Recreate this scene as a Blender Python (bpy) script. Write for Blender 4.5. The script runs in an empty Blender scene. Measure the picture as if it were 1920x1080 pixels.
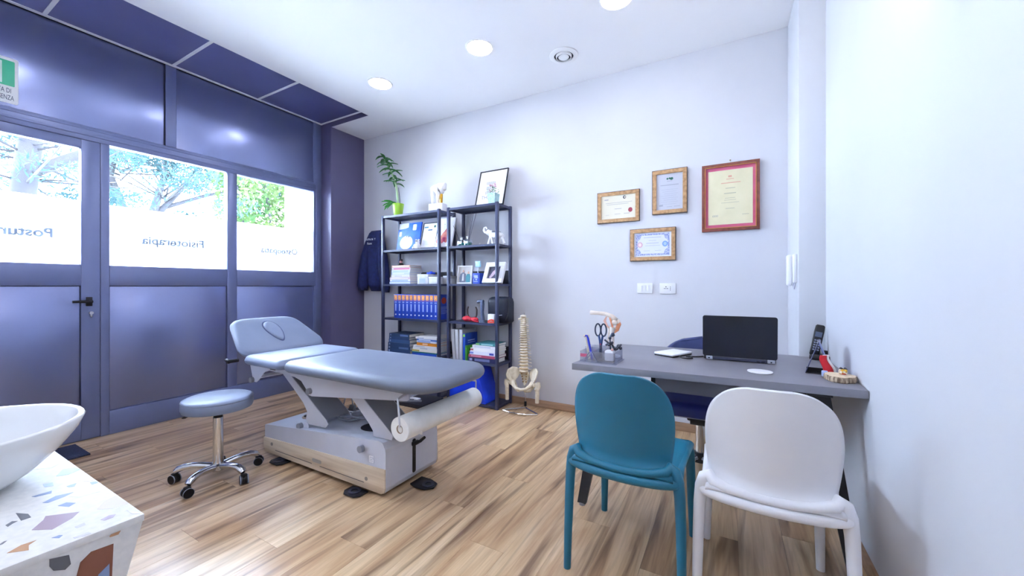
import bpy, bmesh, math, random
import numpy as np
from mathutils import Vector, Matrix
random.seed(7)
S = bpy.context.scene
COL = S.collection
R = math.radians

# ------------------------------------------------------------------ camera, sky, sun, exposure
TH = 29.27
cd = bpy.data.cameras.new('camera'); cd.lens = 13.65; cd.sensor_width = 36; cd.clip_start = .01
cd.shift_y = -4/1920
cam = bpy.data.objects.new('camera', cd); COL.objects.link(cam)
cam.location = (0, 0, 1.18); cam.rotation_euler = (R(90), 0, R(TH)); S.camera = cam
LAMP = 24.0
UP = 500.0
SKY = 27.0
W = bpy.data.worlds.new('sky'); S.world = W; W.use_nodes = True
bg = W.node_tree.nodes['Background']
bg.inputs[0].default_value = (.66, .79, 1, 1); bg.inputs[1].default_value = SKY
sd = bpy.data.lights.new('sun', 'SUN'); sd.energy = 3; sd.angle = R(2); sd.color = (1, .96, .88)
sun = bpy.data.objects.new('sun', sd); COL.objects.link(sun); sun.rotation_euler = (R(38), 0, R(115))
S.view_settings.view_transform = 'Standard'; S.view_settings.look = 'None'
S.view_settings.gamma = 1; S.view_settings.use_curve_mapping = False
S.view_settings.exposure = 1.62

# ------------------------------------------------------------------ materials
def lin(h):
    h = h.lstrip('#')
    o = []
    for i in (0, 2, 4):
        c = int(h[i:i+2], 16)/255
        o.append(c/12.92 if c <= .04045 else ((c+.055)/1.055)**2.4)
    return (*o, 1)
_M = {}
def M(h, rough=.5, metal=0, coat=0, spec=.5, trans=0, emit=0, ior=1.45, alpha=1):
    k = (h, rough, metal, coat, spec, trans, emit, ior, alpha)
    if k in _M: return _M[k]
    m = bpy.data.materials.new('m_' + h.strip('#')); m.use_nodes = True
    p = m.node_tree.nodes['Principled BSDF']; c = lin(h)
    p.inputs['Base Color'].default_value = c
    p.inputs['Roughness'].default_value = rough; p.inputs['Metallic'].default_value = metal
    p.inputs['Coat Weight'].default_value = coat; p.inputs['Specular IOR Level'].default_value = spec
    p.inputs['Transmission Weight'].default_value = trans; p.inputs['IOR'].default_value = ior
    p.inputs['Alpha'].default_value = alpha
    if emit:
        p.inputs['Emission Color'].default_value = c; p.inputs['Emission Strength'].default_value = emit
    _M[k] = m
    return m
def nodes(m):
    nt = m.node_tree; return nt, nt.nodes, nt.links, nt.nodes['Principled BSDF']
def noisy(name, h1, h2, scale=(1, 1, 1), rough=.5, detail=4, bump=0, metal=0, lo=.35, hi=.65, spec=.5, coat=0):
    m = bpy.data.materials.new(name); m.use_nodes = True
    nt, N, L, p = nodes(m)
    tc = N.new('ShaderNodeTexCoord'); mp = N.new('ShaderNodeMapping'); nz = N.new('ShaderNodeTexNoise')
    mp.inputs['Scale'].default_value = scale; nz.inputs['Detail'].default_value = detail; nz.inputs['Scale'].default_value = 1
    cr = N.new('ShaderNodeValToRGB')
    cr.color_ramp.elements[0].position = lo; cr.color_ramp.elements[0].color = lin(h1)
    cr.color_ramp.elements[1].position = hi; cr.color_ramp.elements[1].color = lin(h2)
    L.new(tc.outputs['Object'], mp.inputs[0]); L.new(mp.outputs[0], nz.inputs[0])
    L.new(nz.outputs['Fac'], cr.inputs[0]); L.new(cr.outputs[0], p.inputs['Base Color'])
    p.inputs['Roughness'].default_value = rough; p.inputs['Metallic'].default_value = metal
    p.inputs['Specular IOR Level'].default_value = spec; p.inputs['Coat Weight'].default_value = coat
    if bump:
        b = N.new('ShaderNodeBump'); b.inputs['Strength'].default_value = bump; b.inputs['Distance'].default_value = .002
        L.new(nz.outputs['Fac'], b.inputs['Height']); L.new(b.outputs[0], p.inputs['Normal'])
    return m
def floor_mat():
    m = bpy.data.materials.new('oak_vinyl'); m.use_nodes = True
    nt, N, L, p = nodes(m)
    tc = N.new('ShaderNodeTexCoord'); oi = N.new('ShaderNodeObjectInfo')
    mul = N.new('ShaderNodeMath'); mul.operation = 'MULTIPLY'; mul.inputs[1].default_value = 57
    add = N.new('ShaderNodeVectorMath'); add.operation = 'ADD'
    L.new(oi.outputs['Random'], mul.inputs[0]); L.new(tc.outputs['Object'], add.inputs[0]); L.new(mul.outputs[0], add.inputs[1])
    def noise(sc, det, dist=0):
        mp = N.new('ShaderNodeMapping'); mp.inputs['Scale'].default_value = sc
        nz = N.new('ShaderNodeTexNoise'); nz.inputs['Detail'].default_value = det; nz.inputs['Scale'].default_value = 1
        nz.inputs['Distortion'].default_value = dist
        L.new(add.outputs[0], mp.inputs[0]); L.new(mp.outputs[0], nz.inputs[0]); return nz.outputs['Fac']
    def ramp(f, *st):
        cr = N.new('ShaderNodeValToRGB'); e = cr.color_ramp.elements
        while len(e) < len(st): e.new(.5)
        for q, (po, c) in zip(e, st): q.position = po; q.color = lin(c)
        L.new(f, cr.inputs[0]); return cr.outputs[0]
    def mix(kind, fac, a, b):
        x = N.new('ShaderNodeMix'); x.data_type = 'RGBA'; x.blend_type = kind
        if isinstance(fac, float): x.inputs['Factor'].default_value = fac
        else: L.new(fac, x.inputs['Factor'])
        L.new(a, x.inputs[6]); L.new(b, x.inputs[7]); return x.outputs[2]
    broad = ramp(noise((8, .8, 1), 4, 1.2), (.26, '#9b7a5a'), (.4, '#c3a07b'), (.55, '#d9bb95'), (.72, '#e8cfaf'))
    fine = ramp(noise((60, 2.6, 1), 5, 1.0), (.3, '#b9aea6'), (.62, '#ffffff'))
    c1 = mix('MULTIPLY', .38, broad, fine)
    dark = ramp(noise((10, .8, 1), 3, 1.3), (.30, '#6f5643'), (.47, '#ffffff'))
    c2 = mix('MULTIPLY', .75, c1, dark)
    tone = ramp(oi.outputs['Random'], (0, '#f0ebe6'), (1, '#ffffff'))
    c3 = mix('MULTIPLY', 1.0, c2, tone)
    L.new(c3, p.inputs['Base Color'])
    p.inputs['Roughness'].default_value = .3; p.inputs['Specular IOR Level'].default_value = .6
    b = N.new('ShaderNodeBump'); b.inputs['Strength'].default_value = .12; b.inputs['Distance'].default_value = .001
    L.new(fine, b.inputs['Height']); L.new(b.outputs[0], p.inputs['Normal'])
    return m
def shader_mat(name, fn):
    m = bpy.data.materials.new(name); m.use_nodes = True
    nt = m.node_tree; nt.nodes.remove(nt.nodes['Principled BSDF'])
    out = nt.nodes['Material Output']
    nt.links.new(fn(nt.nodes, nt.links), out.inputs[0]); return m
def _glass(N, L):
    t = N.new('ShaderNodeBsdfTransparent'); t.inputs[0].default_value = (.96, .98, 1, 1)
    g = N.new('ShaderNodeBsdfGlossy'); g.inputs['Roughness'].default_value = .01
    f = N.new('ShaderNodeFresnel'); f.inputs[0].default_value = 1.45
    x = N.new('ShaderNodeMixShader'); L.new(f.outputs[0], x.inputs[0]); L.new(t.outputs[0], x.inputs[1]); L.new(g.outputs[0], x.inputs[2])
    return x.outputs[0]
GLASS = shader_mat('clear_glass', _glass)
def _film(col):
    def f(N, L):
        t = N.new('ShaderNodeBsdfTranslucent'); t.inputs[0].default_value = lin(col)
        d = N.new('ShaderNodeBsdfDiffuse'); d.inputs[0].default_value = lin(col)
        x = N.new('ShaderNodeMixShader'); x.inputs[0].default_value = .22
        L.new(t.outputs[0], x.inputs[1]); L.new(d.outputs[0], x.inputs[2]); return x.outputs[0]
    return f
FILM = shader_mat('frosted_film', _film('#ffffff'))
FILMTXT = M('#97a5ba', .9, spec=.1)
def _leaf(c1, c2, sc):
    def f(N, L):
        tc = N.new('ShaderNodeTexCoord'); nz = N.new('ShaderNodeTexNoise'); nz.inputs['Scale'].default_value = sc
        cr = N.new('ShaderNodeValToRGB'); cr.color_ramp.elements[0].position = .35; cr.color_ramp.elements[1].position = .65
        cr.color_ramp.elements[0].color = lin(c1); cr.color_ramp.elements[1].color = lin(c2)
        L.new(tc.outputs['Object'], nz.inputs[0]); L.new(nz.outputs['Fac'], cr.inputs[0])
        t = N.new('ShaderNodeBsdfTranslucent'); d = N.new('ShaderNodeBsdfDiffuse')
        L.new(cr.outputs[0], t.inputs[0]); L.new(cr.outputs[0], d.inputs[0])
        x = N.new('ShaderNodeMixShader'); x.inputs[0].default_value = .6
        L.new(t.outputs[0], x.inputs[1]); L.new(d.outputs[0], x.inputs[2]); return x.outputs[0]
    return f
def emis(name, h, s):
    m = bpy.data.materials.new(name); m.use_nodes = True
    nt, N, L, p = nodes(m)
    p.inputs['Base Color'].default_value = (.9, .9, .9, 1)
    p.inputs['Emission Color'].default_value = lin(h); p.inputs['Emission Strength'].default_value = s
    return m
WHITE = M('#f4f5f7', .5); CHROME = M('#d8dade', .12, 1); BLACKM = M('#23252f', .45); BLACKP = M('#15171f', .4)
FACADE = noisy('facade_paint', '#6c769e', '#737da6', (3, 3, 3), .34, spec=.6, metal=.3)
PANEL = noisy('facade_panel_paint', '#868fb8', '#8c95be', (2, 2, 2), .25, spec=.7, metal=.7)
PURPLE = noisy('purple_wall_paint', '#5a5679', '#605c80', (2, 2, 2), .55)
SOFFIT = noisy('soffit_paint', '#55568a', '#5b5d92', (2, 2, 2), .3, spec=.8)
WALLB = noisy('grey_wall_paint', '#d2d3db', '#d7d8df', (1.5, 1.5, 1.5), .7)
WALLN = noisy('entrance_wall_paint', '#8b8c98', '#92939f', (1.5, 1.5, 1.5), .7)
WALLW = noisy('white_wall_paint', '#cfd1d8', '#d4d6dc', (1.2, 1.2, 1.2), .65)
CEIL = noisy('ceiling_paint', '#f3f4f8', '#f7f8fb', (1, 1, 1), .8)
OAK = floor_mat()
SKIRT = noisy('skirting_wood', '#9a7b62', '#b8977b', (3, 20, 60), .5)
SEAM = M('#77634f', .8)
VINYLM = noisy('shaded_grey_vinyl', '#6d7587', '#737b8d', (4, 4, 4), .42, spec=.45)  # same vinyl, coloured darker and greyer as lit away from the window
VINYL = noisy('grey_vinyl', '#7a86a0', '#808ca6', (4, 4, 4), .42, spec=.45)
STEELG = noisy('light_grey_powder_coat', '#cdd0dd', '#d2d5e2', (5, 5, 5), .42)
STEELD = noisy('mid_grey_powder_coat', '#8e919d', '#9396a2', (5, 5, 5), .45)
MAPLE = noisy('maple_veneer', '#cdb9a0', '#e3d3bd', (2, 30, 40), .45)
TEAL = noisy('teal_plastic', '#1f6d88', '#22718d', (6, 6, 6), .38, spec=.45)
WPLAST = noisy('white_plastic', '#eceef4', '#f1f2f6', (6, 6, 6), .4)
DESKM = noisy('grey_laminate', '#7f7f8a', '#868690', (4, 4, 4), .42)
SHELFM = noisy('black_powder_coat', '#323957', '#373e5e', (8, 8, 8), .4)
BONE = noisy('bone_plastic', '#d9cdb4', '#ece3d0', (30, 30, 30), .5)
PAPERW = noisy('paper', '#eeeeea', '#f5f5f2', (20, 20, 20), .8)
FRAMEW = noisy('rustic_wood', '#a07a52', '#c49c70', (40, 40, 40), .55)
MAHOG = noisy('mahogany', '#6a2f26', '#83412f', (30, 30, 30), .3, coat=.3)
CERAM = M('#eff2f4', .12, coat=.4)
NAVY = noisy('navy_cloth', '#16204e', '#1c2861', (25, 25, 25), .85)
INK = M('#8f92a0', .8); INKD = M('#2c3044', .7)

# ------------------------------------------------------------------ geometry
class G:
    def __init__(s): s.v = []; s.f = []
    def add(s, v, f):
        o = len(s.v); s.v += [tuple(q) for q in v]; s.f += [tuple(i+o for i in q) for q in f]; return s
    def bm(s, bm):
        bm.verts.index_update()
        s.add([v.co for v in bm.verts], [[v.index for v in f.verts] for f in bm.faces]); bm.free(); return s
    def box(s, x0, x1, y0, y1, z0, z1, b=0, seg=2, rot=None):
        bm = bmesh.new(); bmesh.ops.create_cube(bm, size=1)
        c = Vector(((x0+x1)/2, (y0+y1)/2, (z0+z1)/2))
        for v in bm.verts: v.co = Vector((v.co.x*(x1-x0), v.co.y*(y1-y0), v.co.z*(z1-z0)))
        if b: bmesh.ops.bevel(bm, geom=bm.edges[:], offset=b, segments=seg, affect='EDGES', profile=.5)
        for v in bm.verts: v.co = (rot @ v.co if rot else v.co) + c
        return s.bm(bm)
    def tube(s, pts, r, n=8, closed=False, sx=1):
        pts = [Vector(p) for p in pts]; m = len(pts)
        rr = r if isinstance(r, (list, tuple)) else [r]*m
        vs = []; fs = []; up = None
        for i, p in enumerate(pts):
            a = pts[(i-1) % m] if closed or i else p; b = pts[(i+1) % m] if closed or i < m-1 else p
            t = (b-a).normalized()
            if up is None:
                up = Vector((0, 0, 1)) if abs(t.z) < .9 else Vector((0, 1, 0))
            u = (up - t*up.dot(t)).normalized(); up = u; w = t.cross(u)
            for k in range(n):
                an = 2*math.pi*k/n
                vs.append(p + (u*math.cos(an) + w*math.sin(an)*sx)*rr[i])
        for i in range(m if closed else m-1):
            j = (i+1) % m
            for k in range(n):
                l = (k+1) % n; fs.append((i*n+k, i*n+l, j*n+l, j*n+k))
        if not closed:
            fs.append(tuple(range(n-1, -1, -1))); fs.append(tuple((m-1)*n+k for k in range(n)))
        return s.add(vs, fs)
    def cyl(s, p0, p1, r0, r1=None, n=20): return s.tube([p0, p1], [r0, r0 if r1 is None else r1], n)
    def lathe(s, prof, n=28, c=(0, 0, 0), sx=1, sy=1, ax='z', cap=True):
        vs = []; fs = []; m = len(prof)
        for r, z in prof:
            for k in range(n):
                a = 2*math.pi*k/n; x, y = r*math.cos(a)*sx, r*math.sin(a)*sy
                q = {'z': (x, y, z), 'y': (x, -z, y), 'x': (z, x, y)}[ax]
                vs.append((q[0]+c[0], q[1]+c[1], q[2]+c[2]))
        for i in range(m-1):
            for k in range(n):
                l = (k+1) % n; fs.append((i*n+k, i*n+l, (i+1)*n+l, (i+1)*n+k))
        if cap and prof[0] != prof[-1]: fs.append(tuple(range(n-1, -1, -1))); fs.append(tuple((m-1)*n+k for k in range(n)))
        return s.add(vs, fs)
    def sphere(s, c, r, n=12, sq=None):
        rx, ry, rz = r if isinstance(r, tuple) else (r, r, r)
        bm = bmesh.new(); bmesh.ops.create_uvsphere(bm, u_segments=n, v_segments=max(6, n*2//3), radius=1)
        for v in bm.verts: v.co = Vector((v.co.x*rx, v.co.y*ry, v.co.z*rz)) + Vector(c)
        return s.bm(bm)
    def prism(s, poly, a, b, ax='y', bev=0):
        n = len(poly)
        ar = sum(poly[i][0]*poly[(i+1) % n][1]-poly[(i+1) % n][0]*poly[i][1] for i in range(n))
        if (ar < 0) != (ax == 'y'): poly = poly[::-1]
        def q(p, t): return {'y': (p[0], t, p[1]), 'x': (t, p[0], p[1]), 'z': (p[0], p[1], t)}[ax]
        vs = [q(p, a) for p in poly]+[q(p, b) for p in poly]
        fs = [tuple(range(n-1, -1, -1)), tuple(range(n, 2*n))]+[(i, (i+1) % n, n+(i+1) % n, n+i) for i in range(n)]
        if bev:
            bm = bmesh.new(); vv = [bm.verts.new(x) for x in vs]
            for f in fs: bm.faces.new([vv[i] for i in f])
            bmesh.ops.bevel(bm, geom=bm.edges[:], offset=bev, segments=2, affect='EDGES', profile=.5)
            return s.bm(bm)
        return s.add(vs, fs)
    def pad(s, out, prof):
        cx = sum(p[0] for p in out)/len(out); cy = sum(p[1] for p in out)/len(out)
        hx = max(abs(p[0]-cx) for p in out); hy = max(abs(p[1]-cy) for p in out); n = len(out); vs = []; fs = []
        for i, z in prof:
            for x, y in out: vs.append((cx+(x-cx)*(1-i/hx), cy+(y-cy)*(1-i/hy), z))
        for j in range(len(prof)-1):
            for k in range(n):
                l = (k+1) % n; fs.append((j*n+k, j*n+l, (j+1)*n+l, (j+1)*n+k))
        fs.append(tuple(range(n-1, -1, -1))); fs.append(tuple((len(prof)-1)*n+k for k in range(n)))
        return s.add(vs, fs)
    def grid(s, fn, nu, nv, flip=False):
        vs = [fn(i/(nu-1), j/(nv-1)) for j in range(nv) for i in range(nu)]
        fs = [(j*nu+i, j*nu+i+1, (j+1)*nu+i+1, (j+1)*nu+i) for j in range(nv-1) for i in range(nu-1)]
        if flip: fs = [f[::-1] for f in fs]
        return s.add(vs, fs)
    def map(s, fn): s.v = [tuple(fn(Vector(q))) for q in s.v]; return s
    def build(s, name, mat, parent=None, world=False, loc=(0, 0, 0), rot=None, ang=35, solid=0, sub=0):
        me = bpy.data.meshes.new(name)
        off = Vector((0, 0, 0))
        if parent is not None and world:
            p = parent
            while p is not None: off += p.location; p = p.parent
        me.from_pydata([tuple(Vector(q)-off) for q in s.v], [], s.f); me.validate(); me.update()
        me.materials.append(mat)
        me.shade_smooth()
        if ang < 180: me.set_sharp_from_angle(angle=R(ang))
        o = bpy.data.objects.new(name, me); COL.objects.link(o)
        o.location = loc
        if rot: o.rotation_euler = rot
        if parent is not None: o.parent = parent
        if solid:
            q = o.modifiers.new('solid', 'SOLIDIFY'); q.thickness = solid; q.offset = 0
        if sub:
            q = o.modifiers.new('sub', 'SUBSURF'); q.levels = sub; q.render_levels = sub
        return o
def rrect(x0, x1, y0, y1, r, n=7):
    r = r if isinstance(r, (list, tuple)) else [r]*4      # order: x1y1, x0y1, x0y0, x1y0
    o = []
    for (cx, cy, sx, sy, a0), q in zip(((x1, y1, -1, -1, 0), (x0, y1, 1, -1, 90), (x0, y0, 1, 1, 180), (x1, y0, -1, 1, 270)), r):
        for k in range(n+1):
            a = R(a0+90*k/n); o.append((cx+sx*q+q*math.cos(a), cy+sy*q+q*math.sin(a)))
    return o
def tag(o, label, cat, group=None):
    o['label'] = label; o['category'] = cat
    if group: o['group'] = group
    return o
def thing(name, label, cat, loc=(0, 0, 0), rz=0, group=None):
    o = bpy.data.objects.new(name, None); COL.objects.link(o); o.empty_display_size = .05
    o.location = loc; o.rotation_euler = (0, 0, rz); return tag(o, label, cat, group)
def struct(name, g=None, mat=None, **k):
    if g is None:
        o = bpy.data.objects.new(name, None); COL.objects.link(o)
    else: o = g.build(name, mat, **k)
    o['kind'] = 'structure'; return o
def dup(o, parent=None):
    c = o.copy(); COL.objects.link(c)
    if parent is not None: c.parent = parent
    for ch in list(o.children): dup(ch, c)
    return c
def text(name, s, size, mat, parent, loc, rot, ext=.0003, align='CENTER', bold=0):
    cu = bpy.data.curves.new(name, 'FONT'); cu.body = s; cu.size = size; cu.extrude = ext; cu.align_x = align; cu.offset = bold; cu.resolution_u = 3
    t = bpy.data.objects.new(name, cu)
    me = bpy.data.meshes.new_from_object(t); bpy.data.objects.remove(t)
    me.materials.clear(); me.materials.append(mat)
    o = bpy.data.objects.new(name, me); COL.objects.link(o); o.parent = parent; o.location = loc; o.rotation_euler = rot
    return o
FACE = (R(90), 0, 0)                    # lettering that faces -Y

# ------------------------------------------------------------------ room shell
XF, XR, YB, ZC, YN = -4.29, .5, 3.434, 3.06, -2.2
floor = struct('floor', G().box(-4.45, .62, YN-.1, 3.55, -.1, -.004), SEAM)
pw, pl = .181, 1.22
x = -4.31; i = 0
while x < XR:
    y = YN - [0, .47, .81, .28, 1.02, .62][i % 6] + .017; x1 = min(x+pw, XR)
    while y < YB:
        a, b = max(y, YN), min(y+pl, YB)
        if b-a > .02:
            cx, cy = (x+x1)/2, (a+b)/2; hx, hy = (x1-x)/2-.0005, (b-a)/2-.0005
            o = G().box(-hx, hx, -hy, hy, -.004, 0).build('plank', OAK, floor, loc=(cx, cy, 0))
        y += pl
    x += pw; i += 1
struct('wall_back', G().box(-4.6, .62, YB, YB+.12, -.1, 3.3), WALLB)
struct('wall_right', G().box(XR, XR+.12, YN-.1, 2.93, -.1, 3.2), WALLW)
struct('wall_right_pillar', G().box(.368, XR+.12, 2.93, YB, -.1, 3.2, .006), WALLW)
struct('wall_near', G().box(-4.6, -.78, -.45, -.33, -.1, 3.3), CEIL)
struct('wall_corridor', G().box(-.9, .62, YN-.12, YN, -.1, 3.3), CEIL)
struct('wall_corridor_side', G().box(-.9, -.78, YN, -.45, -.1, 3.3), CEIL)
struct('wall_pier', G().box(-4.6, -4.11, 2.957, YB, -.1, 3.3), PURPLE)
cl = struct('ceiling', G().box(-3.48, .62, YN-.1, YB+.05, ZC, ZC+.26), CEIL)
G().box(-4.6, -3.48, 2.965, YB+.05, ZC, ZC+.26).build('ceiling_slab', CEIL, cl)
G().box(-4.6, -3.481, YN, 2.965, 3.2, 3.32).build('recess_slab', PURPLE, cl)
G().box(-4.11, -3.482, 2.957, 2.964, ZC+.0005, 3.2).build('recess_reveal', PURPLE, cl)
ys = [-2.1, -1.4, -.665, .06, .785, 1.522, 2.228, 2.945]
for a, b in zip(ys[:-1], ys[1:]):
    G().box(-4.27, -3.49, a+.011, b-.011, 3.12, 3.135).build('soffit_panel', SOFFIT, cl)
tr = struct('trim_1', G().box(-4.29, -4.262, YN, 2.957, 3.113, 3.13), WHITE)
for y in ys[1:]:
    G().box(-4.262, -3.49, y-.011, y+.011, 3.114, 3.13).build('cross_strip', WHITE, tr)
struct('baseboard_back', G().box(-4.11, .368, YB-.012, YB, 0, .07, .002), SKIRT)
struct('baseboard_right', G().box(XR-.012, XR, YN, 2.93, 0, .07, .002), SKIRT)
struct('baseboard_pillar', G().box(.37, XR-.012, 2.918, 2.93, 0, .07, .002), SKIRT)

# facade
wl = struct('wall_left')
def fr(name, y0, y1, z0, z1, d=.0, m=None, b=.003): return G().box(XF-.07, XF+d, y0, y1, z0, z1, b).build(name, m or FACADE, wl)
def pn(y0, y1, z0, z1):
    G().box(XF-.05, XF-.016, y0+.004, y1-.004, z0+.004, z1-.004, .001).build('panel', PANEL, wl)
fr('rail', .07, 2.885, 2.296, 2.404, -.001); fr('edge_bead', .07, 2.89, 2.33, 2.345, .004); fr('edge_bead', .07, 2.89, 2.375, 2.385, .003); fr('mullion', 2.886, 2.957, 0, 3.113); fr('post', 1.478, 1.553, 2.405, 3.113)
fr('mullion', 1.0755, 1.126, 0, 2.295); fr('mullion', 1.955, 2.04, .186, 2.295)
fr('transom', 1.126, 1.955, 1.18, 1.342); fr('transom', 2.04, 2.886, 1.18, 1.342); fr('bottom_rail', 1.126, 2.886, 0, .186)
fr('mullion', .02, .078, 0, 3.113); 
G().box(XF-.06, XF-.03, .03, 2.957, 2.4, 3.13).build('backing', BLACKP, wl)
G().box(XF-.06, XF-.045, 1.1, 2.9, .1, 1.2).build('backing', BLACKP, wl)
pn(.07, 1.474, 2.401, 3.117); pn(1.549, 2.882, 2.401, 3.117)
pn(1.126, 1.955, .186, 1.18); pn(2.04, 2.886, .186, 1.18); 
G().box(-4.45, -4.2925, 2.86, 2.957, -.1, 3.3).build('jamb', FACADE, wl)
G().box(-4.6, -4.3, YN, 2.957, -.12, -.004).build('sill', FACADE, wl)
G().box(-4.6, -4.4, .05, 2.957, 2.42, 3.3).build('lintel', FACADE, wl)
TXR = (R(90), 0, R(-90))
def window(name, y0, y1, z0, z1, zf, word, ty, size):
    w = struct(name)
    G().box(XF-.043, XF-.037, y0-.004, y1+.004, z0-.004, z1+.004).build('glass_pane', GLASS, w)
    if zf: G().box(XF-.0465, XF-.0445, y0, y1, z0, zf).build('frosted_film', FILM, w)
    if word: text('lettering', word, size, FILMTXT, w, (XF-.0442, ty, 1.537), TXR, .0004, 'LEFT', .0034)
    return w
window('window_1', 1.126, 1.955, 1.342, 2.295, 1.826, 'Fisioterapia', 1.782, .097)
window('window_2', 2.04, 2.886, 1.342, 2.295, 1.826, 'Osteopatia', 2.69, .09)
G().box(XF-.06, XF-.016, -.33, .03, 0, 3.113, .001).build('panel', PANEL, wl)
d = window('door_1', .18, .971, 1.342, 2.225, 1.832, 'Posturologia', .842, .092)
def dr(name, y0, y1, z0, z1, m=FACADE, x0=XF-.06, x1=XF-.001, b=.003): return G().box(x0, x1, y0, y1, z0, z1, b).build(name, m, d)
dr('stile', .971, 1.074, .008, 2.294); dr('stile', .08, .18, .008, 2.294); dr('rail', .18, .971, 2.225, 2.294)
dr('rail', .18, .971, 1.18, 1.342); dr('rail', .18, .971, .008, .186)
dr('panel', .184, .967, .19, 1.176, PANEL, XF-.05, XF-.016, .001)
G().box(XF-.058, XF-.05, .1, 1.05, .1, 1.25).build('backing', BLACKP, d); G().box(XF-.07, XF-.02, .05, 1.09, -.004, .012).build('leak_strip', FACADE, d)  # black sheet and floor strip added to block light leaking round the door
for q in ((.05, .18, 0, 2.3), (.975, 1.09, 0, 2.3), (.18, .975, 2.23, 2.3)): G().box(XF-.075, XF-.061, *q).build('stop', BLACKP, d)
hb = G().box(XF-.001, XF+.012, .995, 1.03, 1.025, 1.095, .004).cyl((XF+.01, 1.012, 1.061), (XF+.055, 1.012, 1.061), .011)
hb.build('handle_rose', BLACKP, d)
G().tube([(XF+.05, 1.02, 1.061), (XF+.055, .99, 1.061), (XF+.054, .915, 1.061)], [.011, .011, .009], 10).build('door_handle', BLACKP, d)
G().cyl((XF-.001, 1.024, .972), (XF+.012, 1.024, .972), .012).box(XF-.001, XF+.01, 1.018, 1.03, .94, .97, .003).build('lock_cylinder', M('#c9ccd4', .3, 1), d)

# ------------------------------------------------------------------ ceiling lights, vent
LDISC = emis('lamp_disc', '#f4f5ff', LAMP)
names = {(0, 2): 'added unseen in the corridor for brightness', (0, 1): 'above the bench head', (1, 1): 'beside the round air vent', (2, 1): 'nearest the desk'}
ly = [.75, 2.545]; lx = [-2.83, -1.72, -.645]
spots = [(i, j, x, y) for j, y in enumerate(ly) for i, x in enumerate(lx)]+[(0, 2, -.15, -.85)]  # near row and corridor spot are added out of view to brighten the room
for i, j, x, y in spots:
    if 1:
        w = names.get((i, j)) or 'added unseen over the stool for brightness' + [', by the facade', ', middle one', ', by the white wall'][i]
        t = thing('ceiling_light', 'round white recessed downlight, lit, ' + w, 'light', (x, y, ZC), 0, 'ceiling downlights')
        G().lathe([(.098, -.001), (.112, -.001), (.11, -.006), (.1, -.008), (.097, -.004)], 32, cap=False).build('rim', WHITE, t)
        G().lathe([(.0005, -.0125), (.05, -.012), (.08, -.011), (.092, -.0085), (.0965, -.003)], 32).build('diffuser', LDISC, t)
t = thing('air_vent', 'round white ceiling air vent with concentric rings', 'vent', (-1.181, 2.97, ZC))
G().lathe([(.075, -.001), (.117, -.001), (.115, -.006), (.085, -.013), (.078, -.012), (.078, -.003)], 36, cap=False).build('rim', WHITE, t)
G().lathe([(.078, -.0035), (.078, -.002)], 32).build('duct', M('#1a2036', .8, spec=.1), t)
G().lathe([(.066, -.005), (.062, -.02), (.056, -.022), (.06, -.007), (.066, -.005)], 32).build('cone_ring', WHITE, t)
G().lathe([(.02, -.003), (.044, -.016), (.034, -.024), (.001, -.026)], 32).build('cone', WHITE, t)

# ------------------------------------------------------------------ exit sign (only its right end shows)
t = thing('exit_sign', 'white and green emergency exit sign on the panel above the door', 'sign', (XF-.014, .57, 2.43))
def rsx(y0, y1, z0, z1, r): return [(p[0], p[1]) for p in rrect(y0, y1, z0, z1, r)]
G().prism(rsx(-.105, .105, 0, .31, .012), -.001, .004, 'x').build('plate', M('#f2f6f8', .4), t)
G().prism(rsx(-.088, .089, .118, .29, .006), .004, .0045, 'x').build('green_field', noisy('sign_green', '#16b98c', '#36cf9f', (4, 4, 4), .35), t)
G().prism([(-.03, .13), (.035, .13), (.035, .278), (-.03, .278)], .0045, .005, 'x').build('door_symbol', M('#e8fff6', .4), t)
SR = (R(90), 0, R(90))
o = text('lettering', 'USCITA DI', .046, M('#52607a', .5), t, (.0045, .021, .07), SR); o.scale = (.5, 1, 1)
o = text('lettering', 'EMERGENZA', .046, M('#52607a', .5), t, (.0045, .024, .022), SR); o.scale = (.47, 1, 1)

# ------------------------------------------------------------------ doormat
tag(G().box(-4.22, -3.89, .2, .926, .0005, .012, .003).build('doormat', noisy('mat_pile', '#242a40', '#3a4260', (200, 200, 200), .95)), 'dark blue-grey doormat in front of the door', 'doormat')

# ------------------------------------------------------------------ treatment bench
t = thing('treatment_table', 'grey padded treatment bench with raised head section and wood-sided base', 'table', (-2.25, 1.74, 0))
PRF = lambda z0, z1, r: [(r*1.0, z0), (r*.45, z0+.004), (r*.12, z0+.016), (0, z0+.03), (r*.05, z1-.03), (r*.25, z1-.014), (r*.6, z1-.004), (r*1.2, z1), (r*3, z1+.002)]
G().pad(rrect(-2.405, -1.235, 1.385, 2.0, [.17, .05, .05, .16]), PRF(.647, .717, .03)).build('main_cushion', VINYLM, t, True, ang=180)
G().pad(rrect(-2.86, -2.412, 1.385, 2.0, [.05, .05, .05, .05]), PRF(.65, .717, .03)).build('middle_cushion', VINYL, t, True, ang=180)
al = R(31); hd = Vector((-2.845, 0, .67)); dx = Vector((-math.cos(al), 0, math.sin(al))); nz = Vector((math.sin(al), 0, math.cos(al)))
HM = lambda q: hd + dx*q.x + Vector((0, 1, 0))*q.y + nz*q.z
ho = []
for k in range(40):
    a = 2*math.pi*k/40; ca, sa = math.cos(a), math.sin(a)
    px = .215+.215*math.copysign(abs(ca)**.32, ca); w = .31 - .07*max(0, px-.1)/.33
    ho.append((px, 1.695+w*math.copysign(abs(sa)**.32, sa)))
G().pad(ho[::-1], [(p[0], p[1]) for p in PRF(0, .062, .028)]).map(HM).build('head_cushion', VINYL, t, True, ang=180)
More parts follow.
